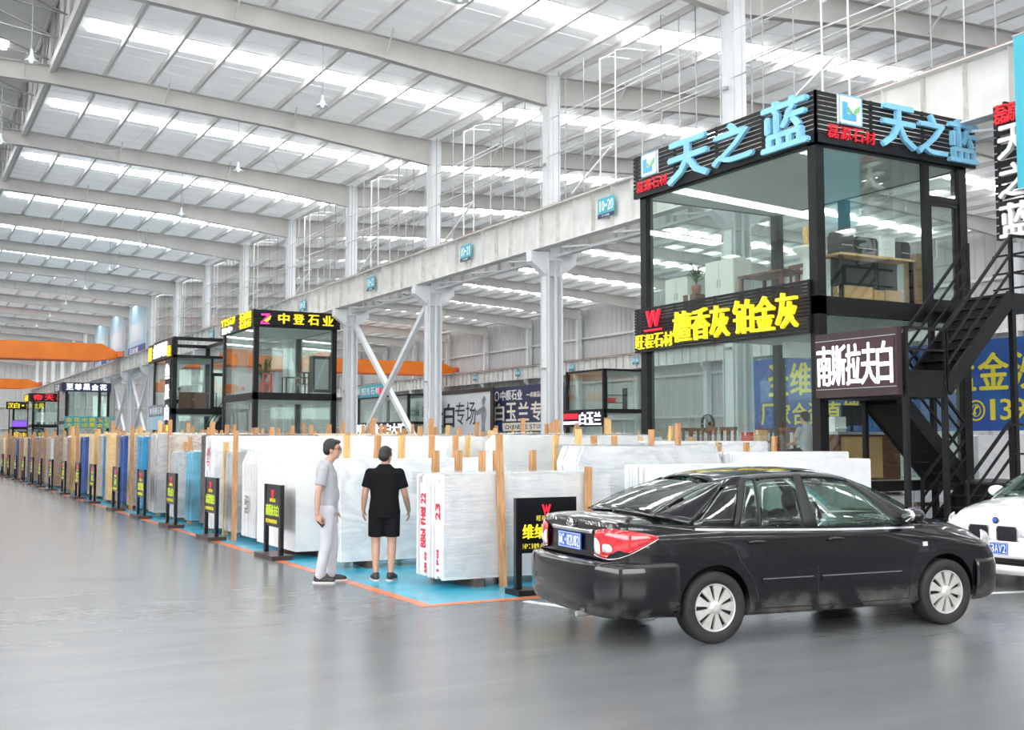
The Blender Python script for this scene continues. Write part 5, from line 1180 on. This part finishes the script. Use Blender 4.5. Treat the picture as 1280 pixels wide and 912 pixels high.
car.ribbon([(-.17+i*.12, car.att(-.17+i*.12)[4]-.028) for i in range(21)], .018, 'steel', 'belt_trim', .004)
car.ribbon([(.24, .97), (.20, .80), (.26, .68), (.37, .55), (.43, .40), (.44, .27)], .011, 'trim_k'); car.ribbon([(1.06, .95), (1.07, .6), (1.07, .27)], .011, 'trim_k'); car.ribbon([(2.16, .93), (2.17, .6), (2.10, .27)], .011, 'trim_k'); car.ribbon([(.44, .275), (1.3, .265), (2.1, .275)], .010, 'trim_k')
car.ribbon([(.47+i*.06, .505) for i in range(10)], .05, 'paint_k', 'side_moulding', .012); car.ribbon([(1.11+i*.09, .505) for i in range(11)], .05, 'paint_k', 'side_moulding', .012)
car.ribbon([(.47+i*.06, .527) for i in range(10)], .008, 'chrome', 'chrome_strip', .014); car.ribbon([(1.11+i*.09, .527) for i in range(11)], .008, 'chrome', 'chrome_strip', .014)
car.ribbon([(-.42, .70), (-.7, .70), (-.9, .69)], .008, 'trim_k', 'panel_seam')
for sg in (1, -1):
    for x in (.42, 1.27):
        y = car.side(x, .845)
        h = MB(); h.ell((x, sg*(y+.018), .845), (.095, .016, .017), 14, 8); hh = h.build('door_handle', 'paint_k', car.t, True)
        MB().ell((x+.01, sg*(y-.001), .835), (.05, .008, .028), 12, 6).build('handle_recess', 'trim_k', hh, True)
    y = car.side(2.30, .76); MB().box(2.28, 2.33, min(sg*y, sg*(y+.012)), max(sg*y, sg*(y+.012)), .745, .785).build('side_marker', 'lens_c', car.t)
    # mirror
    y = belt(2.14)[0]; mb = MB(); mb.ell((2.13, sg*(y+.13), 1.035), (.085, .115, .075), 16, 10); mi = mb.build('wing_mirror', 'paint_k', car.t, True)
    MB().bar((2.16, sg*(y-.02), .985), (2.14, sg*(y+.06), 1.01), .06, .05).build('mirror_arm', 'trim_k', mi); MB().ell((2.062, sg*(y+.13), 1.035), (.02, .095, .06), 14, 8).build('mirror_glass', 'chrome', mi, True)
for x in (0, 2.56):
    for y in (.755, -.755): wheel(car.t, x, y, .305, 1 if y > 0 else -1, 9)
sweep_band([(-.37, .84), (-.6, .838), (-.8, .818), (-.94, .75), (-1.02, .62), (-1.055, .38), (-1.065, 0)], [(-.03, .715), (.018, .70), (.035, .64), (.042, .53), (.036, .40), (.0, .29), (-.07, .245)]).build('rear_bumper', 'paint_k', car.t, True)
sweep_band([(2.93, .835), (3.1, .822), (3.23, .76), (3.32, .62), (3.385, .38), (3.40, 0)], [(-.02, .60), (.015, .59), (.03, .52), (.03, .40), (.01, .28), (-.05, .21)]).build('front_bumper', 'paint_k', car.t, True)
rc = [(-.955, .47), (-.945, .55), (-.915, .64), (-.87, .72), (-.80, .785), (-.69, .825), (-.56, .842)]
for sg in (1, -1):
    L = corner_patch(rc, [.76, .745, .735, .745, .78, .84, .905], [.955, .975, .985, .985, .972, .955, .925], .012, sg).build('tail_lamp', 'lens_r', car.t, True)
    corner_patch([(-.957, .48), (-.952, .52), (-.940, .57)], [.775, .765, .765], [.90, .90, .89], .014, sg, 8).build('reversing_lens', 'lens_c', L, True)
    corner_patch([(-.935, .585), (-.915, .64), (-.89, .69)], [.79, .785, .79], [.87, .87, .865], .020, sg, 8).build('indicator_lens', 'lens_c', L, True)
    corner_patch(rc, [.752, .737, .727, .737, .772, .832, .897], [.764, .750, .740, .750, .785, .845, .91], .016, sg).build('lens_rim', 'chrome', L, True)
    corner_patch([(3.375, .45), (3.31, .60), (3.21, .70), (3.06, .775)], [.60, .625, .68, .77], [.70, .76, .83, .87], .012, sg).build('headlamp', 'lens_c', car.t, True)
plate_on(car, -.962, .775, '闽C·82U82', -1)
sweep_band([(-.945, .41), (-.96, .2), (-.965, 0)], [(.0, .962), (.014, .955), (.016, .94), (.012, .928), (0, .922)], th=.01).build('chrome_garnish', 'chrome', car.t, True)
e = MB(); 
for ry, rz_, zc in ((.058, .04, 1.0), (.02, .036, 1.0), (.042, .016, 1.018)):
    for i in range(24):
        a, b = 2*math.pi*i/24, 2*math.pi*(i+1)/24; e.tube((-.968, ry*math.cos(a), zc+rz_*math.sin(a)), (-.968, ry*math.cos(b), zc+rz_*math.sin(b)), .006, 5)
e.build('emblem', 'chrome', car.t)
g = MB()
for i, ch in enumerate('COROLLA EX'):
    if ch == ' ': continue
    q = MB(); put_glyph(q, ch, .0+i*.034, 1.0, .030, .034, 0, .004, .01); 
    for v in q.v:
        yl = -.30-v[0]; g.v.append((-.956+.10*max(0, -yl-.42)+v[1], yl, v[2]))
    k0 = len(g.v)-len(q.v); g.f += [tuple(i2+k0 for i2 in f) for f in q.f]
g.build('badge_lettering', 'chrome', car.t)
g = MB()
for i, ch in enumerate('TOYOTA'):
    q = MB(); put_glyph(q, ch, i*.028, 1.005, .022, .026, 0, .004, .01)
    for v in q.v: g.v.append((-.956+v[1], .46-v[0], v[2]))
    k0 = len(g.v)-len(q.v); g.f += [tuple(i2+k0 for i2 in f) for f in q.f]
g.build('badge_lettering', 'chrome', car.t)
for y in (.36, -.36): seat_back(car, 1.22, y, .46, 1.05); headrest(car, 1.16, y, 1.17); headrest(car, .36, y, 1.10)
seat_back(car, .42, 0, 1.25, 1.03)
mb = MB()
for i in range(20):
    a, b = 2*math.pi*i/20, 2*math.pi*(i+1)/20; mb.tube((1.92-.06*math.sin(a), .36+.18*math.cos(a), 1.0+.17*math.sin(a)), (1.92-.06*math.sin(b), .36+.18*math.cos(b), 1.0+.17*math.sin(b)), .014, 6)
mb.build('steering_wheel', 'trim_k', car.t)
MB().box(1.70, 1.73, -.1, .1, 1.28, 1.34).build('interior_mirror', 'trim_k', car.t)
mb = MB(); mb.tube((-.75, -.35, .26), (-1.08, -.35, .25), .025, 10); mb.build('exhaust_pipe', 'steel', car.t)

# the white car
S2 = [(-.80, .45, .55, .62, 1.0, .50, 1.06), (-.74, .34, .70, .77, 1.05, .62, 1.12), (-.55, .27, .82, .86, 1.06, .72, 1.15), (-.1, .23, .86, .885, 1.04, .78, 1.10), (.6, .20, .87, .895, 1.01, .80, 1.03), (1.4, .20, .87, .895, .99, .80, 1.0), (2.1, .20, .87, .895, .985, .79, 1.0),
      (2.5, .21, .865, .892, .975, .745, 1.045), (2.9, .22, .85, .885, .925, .70, .99), (3.2, .22, .80, .845, .86, .66, .925), (3.38, .25, .72, .775, .78, .60, .85), (3.46, .30, .64, .69, .68, .55, .75), (3.50, .36, .58, .62, .60, .50, .64)]
bm_h = math.atan2(-.04, -.999)
fx, fy = 11.40, 8.80
wc_ = Car('white_hatchback', 'white car with twin black kidney grilles facing out beside the black sedan nose', (fx-3.5*math.cos(bm_h), fy-3.5*math.sin(bm_h), 0), bm_h, S2, 'paint_w', 2.69, .32)
wc_.body()
belt2 = lambda x: (wc_.att(x)[5]+.004, wc_.att(x)[4])
def rail2(x):
    r = lin([(-.35, .53, 1.40), (.1, .57, 1.46), (.8, .60, 1.475), (1.3, .60, 1.465), (1.75, .575, 1.40)], x); return r[1], r[2]
G2 = dict(side=[('quarter_window', -.28, .05, -.20, .10, .88, 'rearglass'), ('door_pillar', .05, .12, .10, .18, 1, 'trim_k'), ('side_window', .12, .90, .18, .92, .92, 'carglass'), ('middle_pillar', .90, 1.04, .92, 1.0, 1, 'trim_k'), ('side_window', 1.04, 2.05, 1.0, 1.62, .92, 'carglass'), ('window_frame', 2.05, 2.2, 1.62, 1.66, .97, 'trim_k'), ('front_pillar', 2.18, 2.48, 1.64, 1.75, 1, 'paint_w')],
       cbase=(-.66, .62, 1.12), ctop=(-.33, .52, 1.41), cq=(-.30, -.22), abase=(2.50, .72, 1.03), atop=(1.73, .56, 1.415), roof=(-.36, 1.76), crown=.055)
greenhouse(wc_, belt2, rail2, G2)
for sg in (1, -1):
    mb = MB(); n = 20
    for lay in (0, 1):
        for i in range(n+1):
            u = i/n; xr = -.25+(1.70+.25)*u; xb = -.30+(2.24+.30)*u
            for v in (.87, 1.02):
                y, z = belt2(xb); y2, z2 = rail2(xr); mb.v.append((xb+(xr-xb)*v, sg*(y+(y2-y)*v+.010-.012*lay), z+(z2-z)*v))
    N = 2*(n+1)
    for i in range(n):
        a = 2*i; mb.f += [(a, a+2, a+3, a+1), (N+a, N+a+1, N+a+3, N+a+2), (a, N+a, N+a+2, a+2), (a+1, a+3, N+a+3, N+a+1)]
    mb.f += [(0, 1, N+1, N), (2*n, N+2*n, N+2*n+1, 2*n+1)]
    mb.build('roof_rail', 'paint_w', wc_.t, True)
wc_.ribbon([(.12, 1.0), (.14, .8), (.30, .6), (.42, .3)], .011, 'trim_k'); wc_.ribbon([(.97, .98), (.99, .6), (.99, .28)], .011, 'trim_k'); wc_.ribbon([(2.16, .97), (2.2, .6), (2.12, .28)], .011, 'trim_k')
for x in (0, 2.69):
    for y in (.79, -.79): wheel(wc_.t, x, y, .32, 1 if y > 0 else -1, 7)
for sg in (1, -1):
    y = belt2(2.12)[0]; mi = MB().ell((2.12, sg*(y+.13), 1.07), (.09, .12, .075), 16, 10).build('wing_mirror', 'paint_w', wc_.t, True); MB().bar((2.15, sg*(y-.02), 1.02), (2.13, sg*(y+.06), 1.045), .06, .05).build('mirror_arm', 'trim_k', mi)
    corner_patch([(3.535, .36), (3.50, .52), (3.41, .66), (3.26, .77), (3.10, .83)], [.62, .61, .63, .68, .75], [.71, .735, .775, .81, .835], .014, sg).build('headlamp', 'lens_c', wc_.t, True)
    k = MB(); yc = sg*.185; pts = [(-.125, .575), (-.10, .555), (.10, .555), (.125, .575), (.13, .70), (.11, .735), (-.11, .735), (-.13, .70)]
    k.prism([(yc+a*1.10, b) for a, b in pts], 'x', 3.49, 3.535)
    gr = k.build('kidney_grille', 'chrome', wc_.t)
    k = MB(); k.prism([(yc+a*.98, .645+(b-.645)*.92) for a, b in pts], 'x', 3.50, 3.54); k.build('grille_opening', 'trim_k', gr)
    for i in range(9): MB().box(3.535, 3.548, yc-.11+i*.026, yc-.102+i*.026, .565, .725).build('grille_bar', 'grille', gr)
    corner_patch([(-.80, .55), (-.76, .68), (-.66, .79), (-.48, .86)], [.80, .80, .82, .86], [.96, .98, .98, .96], .012, sg).build('tail_lamp', 'lens_r', wc_.t, True)
plate_on(wc_, 3.565, .405, '闽C·53AV2', 1)
sweep_band([(3.02, .87), (3.2, .855), (3.38, .78), (3.49, .62), (3.54, .38), (3.555, 0)], [(-.02, .56), (.0, .55), (.012, .48), (.02, .40), (.0, .365)]).build('bumper_upper', 'paint_w', wc_.t, True)
sweep_band([(3.36, .70), (3.47, .60), (3.53, .38), (3.545, 0)], [(.0, .38), (.0, .34), (-.01, .28)]).build('lower_intake', 'trim_k', wc_.t, True)
sweep_band([(3.02, .875), (3.2, .86), (3.38, .785), (3.50, .62), (3.56, .38), (3.575, 0)], [(-.02, .29), (.01, .28), (.02, .23), (-.02, .18)]).build('bumper_lower', 'paint_w', wc_.t, True)
for i in range(3): MB().box(3.535, 3.56, -.55, .55, .29+i*.03, .297+i*.03).build('intake_slat', 'trim_k', wc_.t)
em = MB(); em.lathe([(0, .014), (.03, .012), (.04, .004), (.04, -.01), (0, -.01)], 20, (3.475, 0, .79), 'x'); em = em.build('emblem', 'trim_k', wc_.t, True); MB().lathe([(.0, .018), (.026, .015), (.026, .005)], 16, (3.475, 0, .79), 'x').build('emblem_centre', 'plate_b', em, True)
for y in (.36, -.36): seat_back(wc_, 1.15, y, .46, 1.08); headrest(wc_, 1.1, y, 1.2)

# ------------------------------------------------------------------ people (local x forward, y left)
M['skin'] = mat('skin', (.50, .29, .20), .55, var=.08, vscale=9); M['hair'] = mat('black hair', (.012, .010, .010), .5, bump=.5, bscale=90)
M['tee_g'] = mat('grey cotton shirt', (.38, .39, .41), .85, spec=.2, var=.08, vscale=7, bump=.35, bscale=9); M['tee_k'] = mat('black cotton shirt', (.008, .008, .009), .9, spec=.12, bump=.35, bscale=9)
M['trs_g'] = mat('pale grey trousers', (.50, .50, .535), .85, spec=.2, var=.08, vscale=7, bump=.5, bscale=8); M['short_k'] = mat('black shorts', (.009, .009, .010), .9, spec=.12, bump=.4, bscale=8)
M['shoe'] = mat('dark sneaker', (.035, .03, .03), .6); M['sole'] = mat('shoe sole', (.55, .53, .50), .6); M['eye'] = mat('eye', (.02, .015, .012), .2); M['lip'] = mat('lips', (.42, .17, .14), .5); M['tee_w'] = mat('white shirt', (.70, .70, .70), .85); M['glasses'] = mat('spectacle frame', (.03, .012, .012), .3)
def V(*a): return Vector(a)
def seg(mb, P, Rr, n=14):
    """chain of tapered tubes with round joints"""
    for p, r in zip(P, Rr): mb.ell(tuple(p), (r, r, r), n, 8)
    for (p, r), (q, s) in zip(list(zip(P, Rr))[:-1], list(zip(P, Rr))[1:]): mb.tube(p, q, r, n, s)
def loft(mb, secs, n=20):
    """closed stack of ellipses: (x, y, z, rx, ry)"""
    vs = []; k = len(secs)
    for x, y, z, rx, ry in secs: vs += [(x+rx*math.cos(2*math.pi*i/n), y+ry*math.sin(2*math.pi*i/n), z) for i in range(n)]
    fs = [(j*n+i, j*n+(i+1) % n, (j+1)*n+(i+1) % n, (j+1)*n+i) for j in range(k-1) for i in range(n)] + [tuple(range(n-1, -1, -1)), tuple(range((k-1)*n, k*n))]
    mb.add(vs, fs)
def fused(mb, name, m, parent, voxel, smooth=4):
    o = mb.build(name, m, None, True)
    r = o.modifiers.new('fuse', 'REMESH'); r.mode = 'VOXEL'; r.voxel_size = voxel; r.use_smooth_shade = True
    s = o.modifiers.new('soft', 'SMOOTH'); s.factor = .5; s.iterations = smooth
    apply_mods(o)
    if not o.data.materials: o.data.materials.append(M[m])
    for p in o.data.polygons: p.use_smooth = True
    o.parent = parent; return o
def hand(mb, w, d, nrm, th, curl=.5, s=1.0):
    """palm and five fingers: w wrist, d along the hand, nrm palm normal, th toward the thumb"""
    d = d.normalized(); nrm = nrm.normalized(); th = th.normalized()
    pc = w + d*.05*s
    for a in (-.03, -.01, .01, .03): seg(mb, [w + th*a*.6*s + d*.005, w + th*a*s + d*.085*s], [.014*s, .0135*s], 8)
    for a, l, dl in ((.032, .068, .083), (.011, .078, .088), (-.010, .073, .085), (-.030, .056, .078)):
        p0 = w + th*a*s + d*dl*s; ang = 0; P = [p0]; p = p0
        for f, c in ((.45, .6), (.32, .9), (.23, .7)):
            ang += curl*c; p = p + (d*math.cos(ang) + nrm*math.sin(ang))*l*f*s; P.append(p)
        seg(mb, P, [.0095*s, .009*s, .0085*s, .0075*s], 8)
    t0 = w + th*.026*s + d*.02*s; t1 = t0 + (th*.8 + d*.7 + nrm*.3).normalized()*.04*s; t2 = t1 + (d*.9 + th*.25 + nrm*.4*curl*2).normalized()*.032*s; t3 = t2 + (d + nrm*.5*curl*2).normalized()*.024*s
    seg(mb, [t0, t1, t2, t3], [.014*s, .012*s, .0105*s, .009*s], 8)
def head(mb, c, yaw=0, pitch=0, s=1.0):
    """c = base of the skull on the neck; returns transform"""
    T = Matrix.Translation(c) @ Matrix.Rotation(yaw, 4, 'Z') @ Matrix.Rotation(pitch, 4, 'Y') @ Matrix.Scale(s, 4)
    h = MB()
    h.ell((-.012, 0, .135), (.098, .076, .098), 18, 12); h.ell((.030, 0, .075), (.062, .060, .088), 16, 10); h.ell((.052, 0, .022), (.036, .040, .030), 12, 8)
    h.ell((.062, 0, .150), (.036, .055, .022), 12, 8); h.tube((.085, 0, .125), (.112, 0, .078), .010, 8, .014); h.ell((.106, 0, .076), (.014, .017, .011), 10, 6)
    for sg in (1, -1): h.ell((-.010, sg*.077, .092), (.019, .009, .032), 10, 8); h.ell((.055, sg*.035, .088), (.028, .022, .024), 10, 6)
    h.ell((.083, 0, .047), (.012, .024, .012), 10, 6)
    mb.add([T @ Vector(v) for v in h.v], h.f)
    return T
def hair_on(T, parent, voxel=.008):
    mb = MB(); h = MB(); h.ell((-.026, 0, .150), (.098, .084, .094), 18, 12); h.ell((-.058, 0, .105), (.062, .078, .078), 14, 10); h.ell((.030, 0, .205), (.062, .066, .030), 14, 8)
    for sg in (1, -1): h.ell((-.008, sg*.070, .128), (.034, .014, .040), 10, 8)
    mb.add([T @ Vector(v) for v in h.v], h.f); o = fused(mb, 'hair', 'hair', parent, voxel, 2); return o
def face_bits(T, parent, glasses=False):
    for sg in (1, -1):
        e = MB(); e.ell((.082, sg*.031, .117), (.009, .014, .007), 10, 6); g = MB(); g.add([T @ Vector(v) for v in e.v], e.f); g.build('eye', 'eye', parent, True)
        e = MB(); e.ell((.092, sg*.032, .140), (.007, .022, .005), 10, 6); g = MB(); g.add([T @ Vector(v) for v in e.v], e.f); g.build('eyebrow', 'hair', parent, True)
    e = MB(); e.ell((.092, 0, .048), (.008, .021, .007), 10, 6); g = MB(); g.add([T @ Vector(v) for v in e.v], e.f); g.build('mouth', 'lip', parent, True)
    if glasses:
        e = MB()
        for sg in (1, -1):
            for i in range(16):
                a, b = 2*math.pi*i/16, 2*math.pi*(i+1)/16; e.tube((.104, sg*.034+.026*math.cos(a), .116+.020*math.sin(a)), (.104, sg*.034+.026*math.cos(b), .116+.020*math.sin(b)), .0028, 5)
            e.tube((.104, sg*.060, .120), (-.008, sg*.082, .118), .003, 5)
        e.tube((.106, -.009, .118), (.106, .009, .118), .003, 5)
        g = MB(); g.add([T @ Vector(v) for v in e.v], e.f); g.build('spectacles', 'glasses', parent)
def shoe(parent, ank, d, L=.27):
    a = math.atan2(d[1], d[0]); ca, sa = math.cos(a), math.sin(a)
    def tr(v): return (ank[0]+v[0]*ca-v[1]*sa, ank[1]+v[0]*sa+v[1]*ca, v[2])
    h = MB(); h.ell((-.015, 0, .055), (.065, .042, .055), 14, 8); h.ell((.07, 0, .045), (.10, .046, .040), 14, 8); h.ell((.13, 0, .038), (.065, .044, .032), 14, 8); h.tube((-.02, 0, .05), (-.02, 0, .105), .046, 14, .043)
    g = MB(); g.add([tr(v) for v in h.v], h.f); o = fused(g, 'shoe', 'shoe', parent, .010, 3)
    pts = [(-.085, -.02), (-.07, -.042), (.02, -.044), (.11, -.05), (.18, -.03), (.20, 0), (.18, .03), (.11, .05), (.02, .044), (-.07, .042), (-.085, .02)]
    h = MB(); h.prism(pts, 'z', 0.0, .022); g = MB(); g.add([tr(v) for v in h.v], h.f); g.build('sole', 'sole', o)
def person(label, loc, ang, J, shirt, trousers, long=True, glasses=False, voxel=.008, shoes=True, group=None):
    """J: joints by name; body is one fused mesh, clothes are its children"""
    t = thing('person', label, 'person', loc, ang, group)
    b = MB(); hx, hz = J['pelvis']; cx, cz = J['chest']; w = J.get('w', 1.0)
    mid = lambda u: (hx+(cx-hx)*u, hz+(cz-hz)*u)
    # trunk
    tor = [(hx, 0, hz-.10, .085, .13), (hx, 0, hz, .105, .155*w), (mid(.35)[0]+.01, 0, mid(.35)[1], .10, .14*w), (mid(.7)[0]+.008, 0, mid(.7)[1], .108, .15*w), (cx, 0, cz, .112, .165*w), (cx-.01, 0, cz+.08, .095, .15*w), (cx-.012, 0, cz+.125, .075, .11*w), (cx-.006, 0, cz+.165, .06, .07*w)]
    loft(b, tor)
    nb = V(cx-.012, 0, cz+.12); hb = V(*J['head']); seg(b, [nb, hb], [.062, .054])
    T = head(b, hb + V(.0, 0, -.005), J.get('hyaw', 0), J.get('hpitch', 0), J.get('hs', 1.0))
    for s_, sg in (('L', 1), ('R', -1)):
        sh, el, wr = V(*J['sh'+s_]), V(*J['el'+s_]), V(*J['wr'+s_])
        seg(b, [V(cx-.01, sg*.07, cz+.075), sh], [.055, .050]); seg(b, [sh, sh.lerp(el, .5), el], [.053, .048, .039]); seg(b, [el, el.lerp(wr, .35), wr], [.039, .040, .026])
        hd_, hn, ht = J['hand'+s_]; hand(b, wr, V(*hd_), V(*hn), V(*ht), J.get('curl'+s_, .4))
        hp, kn, an = V(*J['hip'+s_]), V(*J['kn'+s_]), V(*J['an'+s_])
        seg(b, [hp, hp.lerp(kn, .45), kn], [.088, .076, .054]); seg(b, [kn, kn.lerp(an, .3), kn.lerp(an, .7), an], [.054, .055, .041, .034]); seg(b, [an, an+V(.03, 0, -.04)], [.036, .036])
    body = fused(b, 'body', 'skin', t, voxel, 3)
    hair_on(T, body, max(voxel, .008)); face_bits(T, body, glasses)
    # shirt
    c = MB(); e = .016
    loft(c, [(x, y, z, rx+e+.004, ry+e+.008) for x, y, z, rx, ry in tor[1:6]] + [(cx-.012, 0, cz+.128, .088, .122*w), (cx-.008, 0, cz+.168, .073, .082*w), (cx-.004, 0, cz+.19, .066, .068*w)])
    loft(c, [(hx, 0, hz-J.get('hem', .10), .128, .172*w), (hx, 0, hz+.03, .128, .172*w)])
    if J.get('belly'): c.ell((hx+.045, 0, hz+.13), (.105, .135, .15), 16, 10)
    for s_, sg in (('L', 1), ('R', -1)):
        sh, el = V(*J['sh'+s_]), V(*J['el'+s_]); seg(c, [V(cx-.01, sg*.08, cz+.065), sh], [.070, .060]); u = .68 if not J.get('longsleeve') else 1.0
        c.ell(tuple(sh), (.061, .061, .061), 14, 8); c.tube(sh, sh.lerp(el, u), .061, 16, .068)
        if u == 1.0: seg(c, [el, el.lerp(V(*J['wr'+s_]), .8)], [.058, .045])
    fused(c, 'shirt', shirt, body, max(voxel, .011), 3)
    # trousers
    c = MB(); loft(c, [(hx, 0, hz-.13, .11, .15*w), (hx, 0, hz-.05, .118, .165*w), (hx, 0, hz+.02, .112, .160*w)])
    for s_, sg in (('L', 1), ('R', -1)):
        hp, kn, an = V(*J['hip'+s_]), V(*J['kn'+s_]), V(*J['an'+s_])
        if long: seg(c, [hp, hp.lerp(kn, .5), kn], [.102, .092, .074]); seg(c, [kn, kn.lerp(an, .5), an+V(0, 0, .0)], [.074, .068, .060])
        else: c.ell(tuple(hp), (.104, .104, .104), 14, 8); c.tube(hp, hp.lerp(kn, .80), .104, 16, .098)
    fused(c, 'trousers' if long else 'shorts', trousers, body, max(voxel, .011), 4)
    if shoes:
        for s_, sg in (('L', 1), ('R', -1)):
            an = V(*J['an'+s_]); shoe(body, an, J.get('foot'+s_, (1, 0)))
    return t
# grey shirt, seen from his right, looking along the bundles
J1 = dict(pelvis=(0, .93), chest=(-.015, 1.30), head=(.045, 0, 1.515), hyaw=0, hpitch=.10, hs=1.0, w=1.0, belly=True,
    shL=(-.02, .175, 1.375), elL=(-.02, .235, 1.10), wrL=(.07, .22, .86), handL=((.1, 0, -1), (.2, -1, 0), (1, .2, 0)), shR=(-.035, -.175, 1.375), elR=(-.095, -.235, 1.09), wrR=(-.105, -.235, .845), handR=((.25, 0, -1), (.6, .8, 0), (.8, -.3, 0)), curlR=.75,
    hipL=(0, .09, .89), knL=(.06, .10, .49), anL=(.05, .10, .095), hipR=(0, -.09, .89), knR=(.0, -.10, .49), anR=(-.075, -.105, .095), footL=(1, .12), footR=(1, -.15))
p1 = person('person in grey shirt and pale trousers holding a phone beside the tall white slabs', (4.74, 13.16, 0), math.atan2(-.40, .90), J1, 'tee_g', 'trs_g', True, True)
# black shirt, back turned, bending slightly over the slabs
J2 = dict(pelvis=(-.01, .90), chest=(.03, 1.245), head=(.075, 0, 1.43), hyaw=-.35, hpitch=.22, hs=.97, w=1.08, hem=.13,
    shL=(.02, .185, 1.325), elL=(.015, .245, 1.06), wrL=(.10, .265, .865), handL=((.3, 0, -1), (0, -1, 0), (1, 0, .3)), shR=(.02, -.185, 1.325), elR=(.05, -.255, 1.05), wrR=(.20, -.30, .84), handR=((.55, 0, -1), (.2, 1, 0), (1, 0, .3)),
    hipL=(-.01, .095, .86), knL=(.01, .105, .46), anL=(-.03, .10, .095), hipR=(-.01, -.095, .86), knR=(.01, -.095, .46), anR=(-.035, -.085, .095), footL=(1, .25), footR=(1, -.30))
p2 = person('person in black shirt and black shorts facing away toward the white slabs', (5.42, 12.98, 0), math.atan2(.873, .40), J2, 'tee_k', 'short_k', False)
# phone in the right hand of the person in grey
ph = thing('mobile_phone', 'dark mobile phone held low in the hand of the person in grey', 'phone', (4.74, 13.16, 0), math.atan2(-.40, .90))
mb = MB(); mb.bar((-.085, -.215, .77), (-.025, -.19, .70), .075, .012, (.5, -.8, .5)); mb.build('case', 'pc', ph); mb = MB(); mb.bar((-.083, -.221, .772), (-.027, -.196, .704), .06, .004, (.5, -.8, .5)); mb.build('screen', 'black_g', ph)
# seated people in the offices
def seated(label, x, y, z, ang, shirt, trs):
    J = dict(pelvis=(-.05, .52), chest=(-.02, .86), head=(.03, 0, 1.065), hpitch=.12, w=1.0, longsleeve=False, hem=.04,
        shL=(-.01, .19, .945), elL=(.06, .25, .70), wrL=(.28, .15, .66), handL=((1, -.3, 0), (0, 0, -1), (0, -1, .2)), shR=(-.01, -.19, .945), elR=(.06, -.25, .70), wrR=(.28, -.15, .66), handR=((1, .3, 0), (0, 0, -1), (0, 1, .2)),
        hipL=(-.03, .09, .50), knL=(.36, .11, .49), anL=(.34, .11, .095), hipR=(-.03, -.09, .50), knR=(.36, -.11, .49), anR=(.34, -.11, .095))
    p = person(label, (x, y, z), ang, J, shirt, trs, True, False, .016)
    s = thing('stool', 'dark stool under the ' + label[:60].replace('seated ', ''), 'stool', (x-.05*math.cos(ang), y-.05*math.sin(ang), z))
    MB().lathe([(0, .385), (.17, .385), (.18, .36), (.17, .345), (0, .345)], 16).build('seat', 'pc', s)
    for k in range(4): a = k*math.pi/2+.4; MB().tube((.13*math.cos(a), .13*math.sin(a), .35), (.17*math.cos(a), .17*math.sin(a), 0), .014).build('leg', 'pc', s)
seated('seated person in grey at the ground floor table', 15.62, 16.25, FG, 1.6, 'tee_g', 'short_k')
seated('seated person in white behind the office corner post', 16.35, 16.45, FG, 2.9, 'tee_w', 'trs_g')
seated('seated person in white upstairs in the open framed office', 15.0, 67.6, 3.6, -1.2, 'tee_w', 'short_k')
seated('seated person low in the office with yellow sign', 16.9, 50.6, .6, -1.5, 'tee_w', 'short_k')
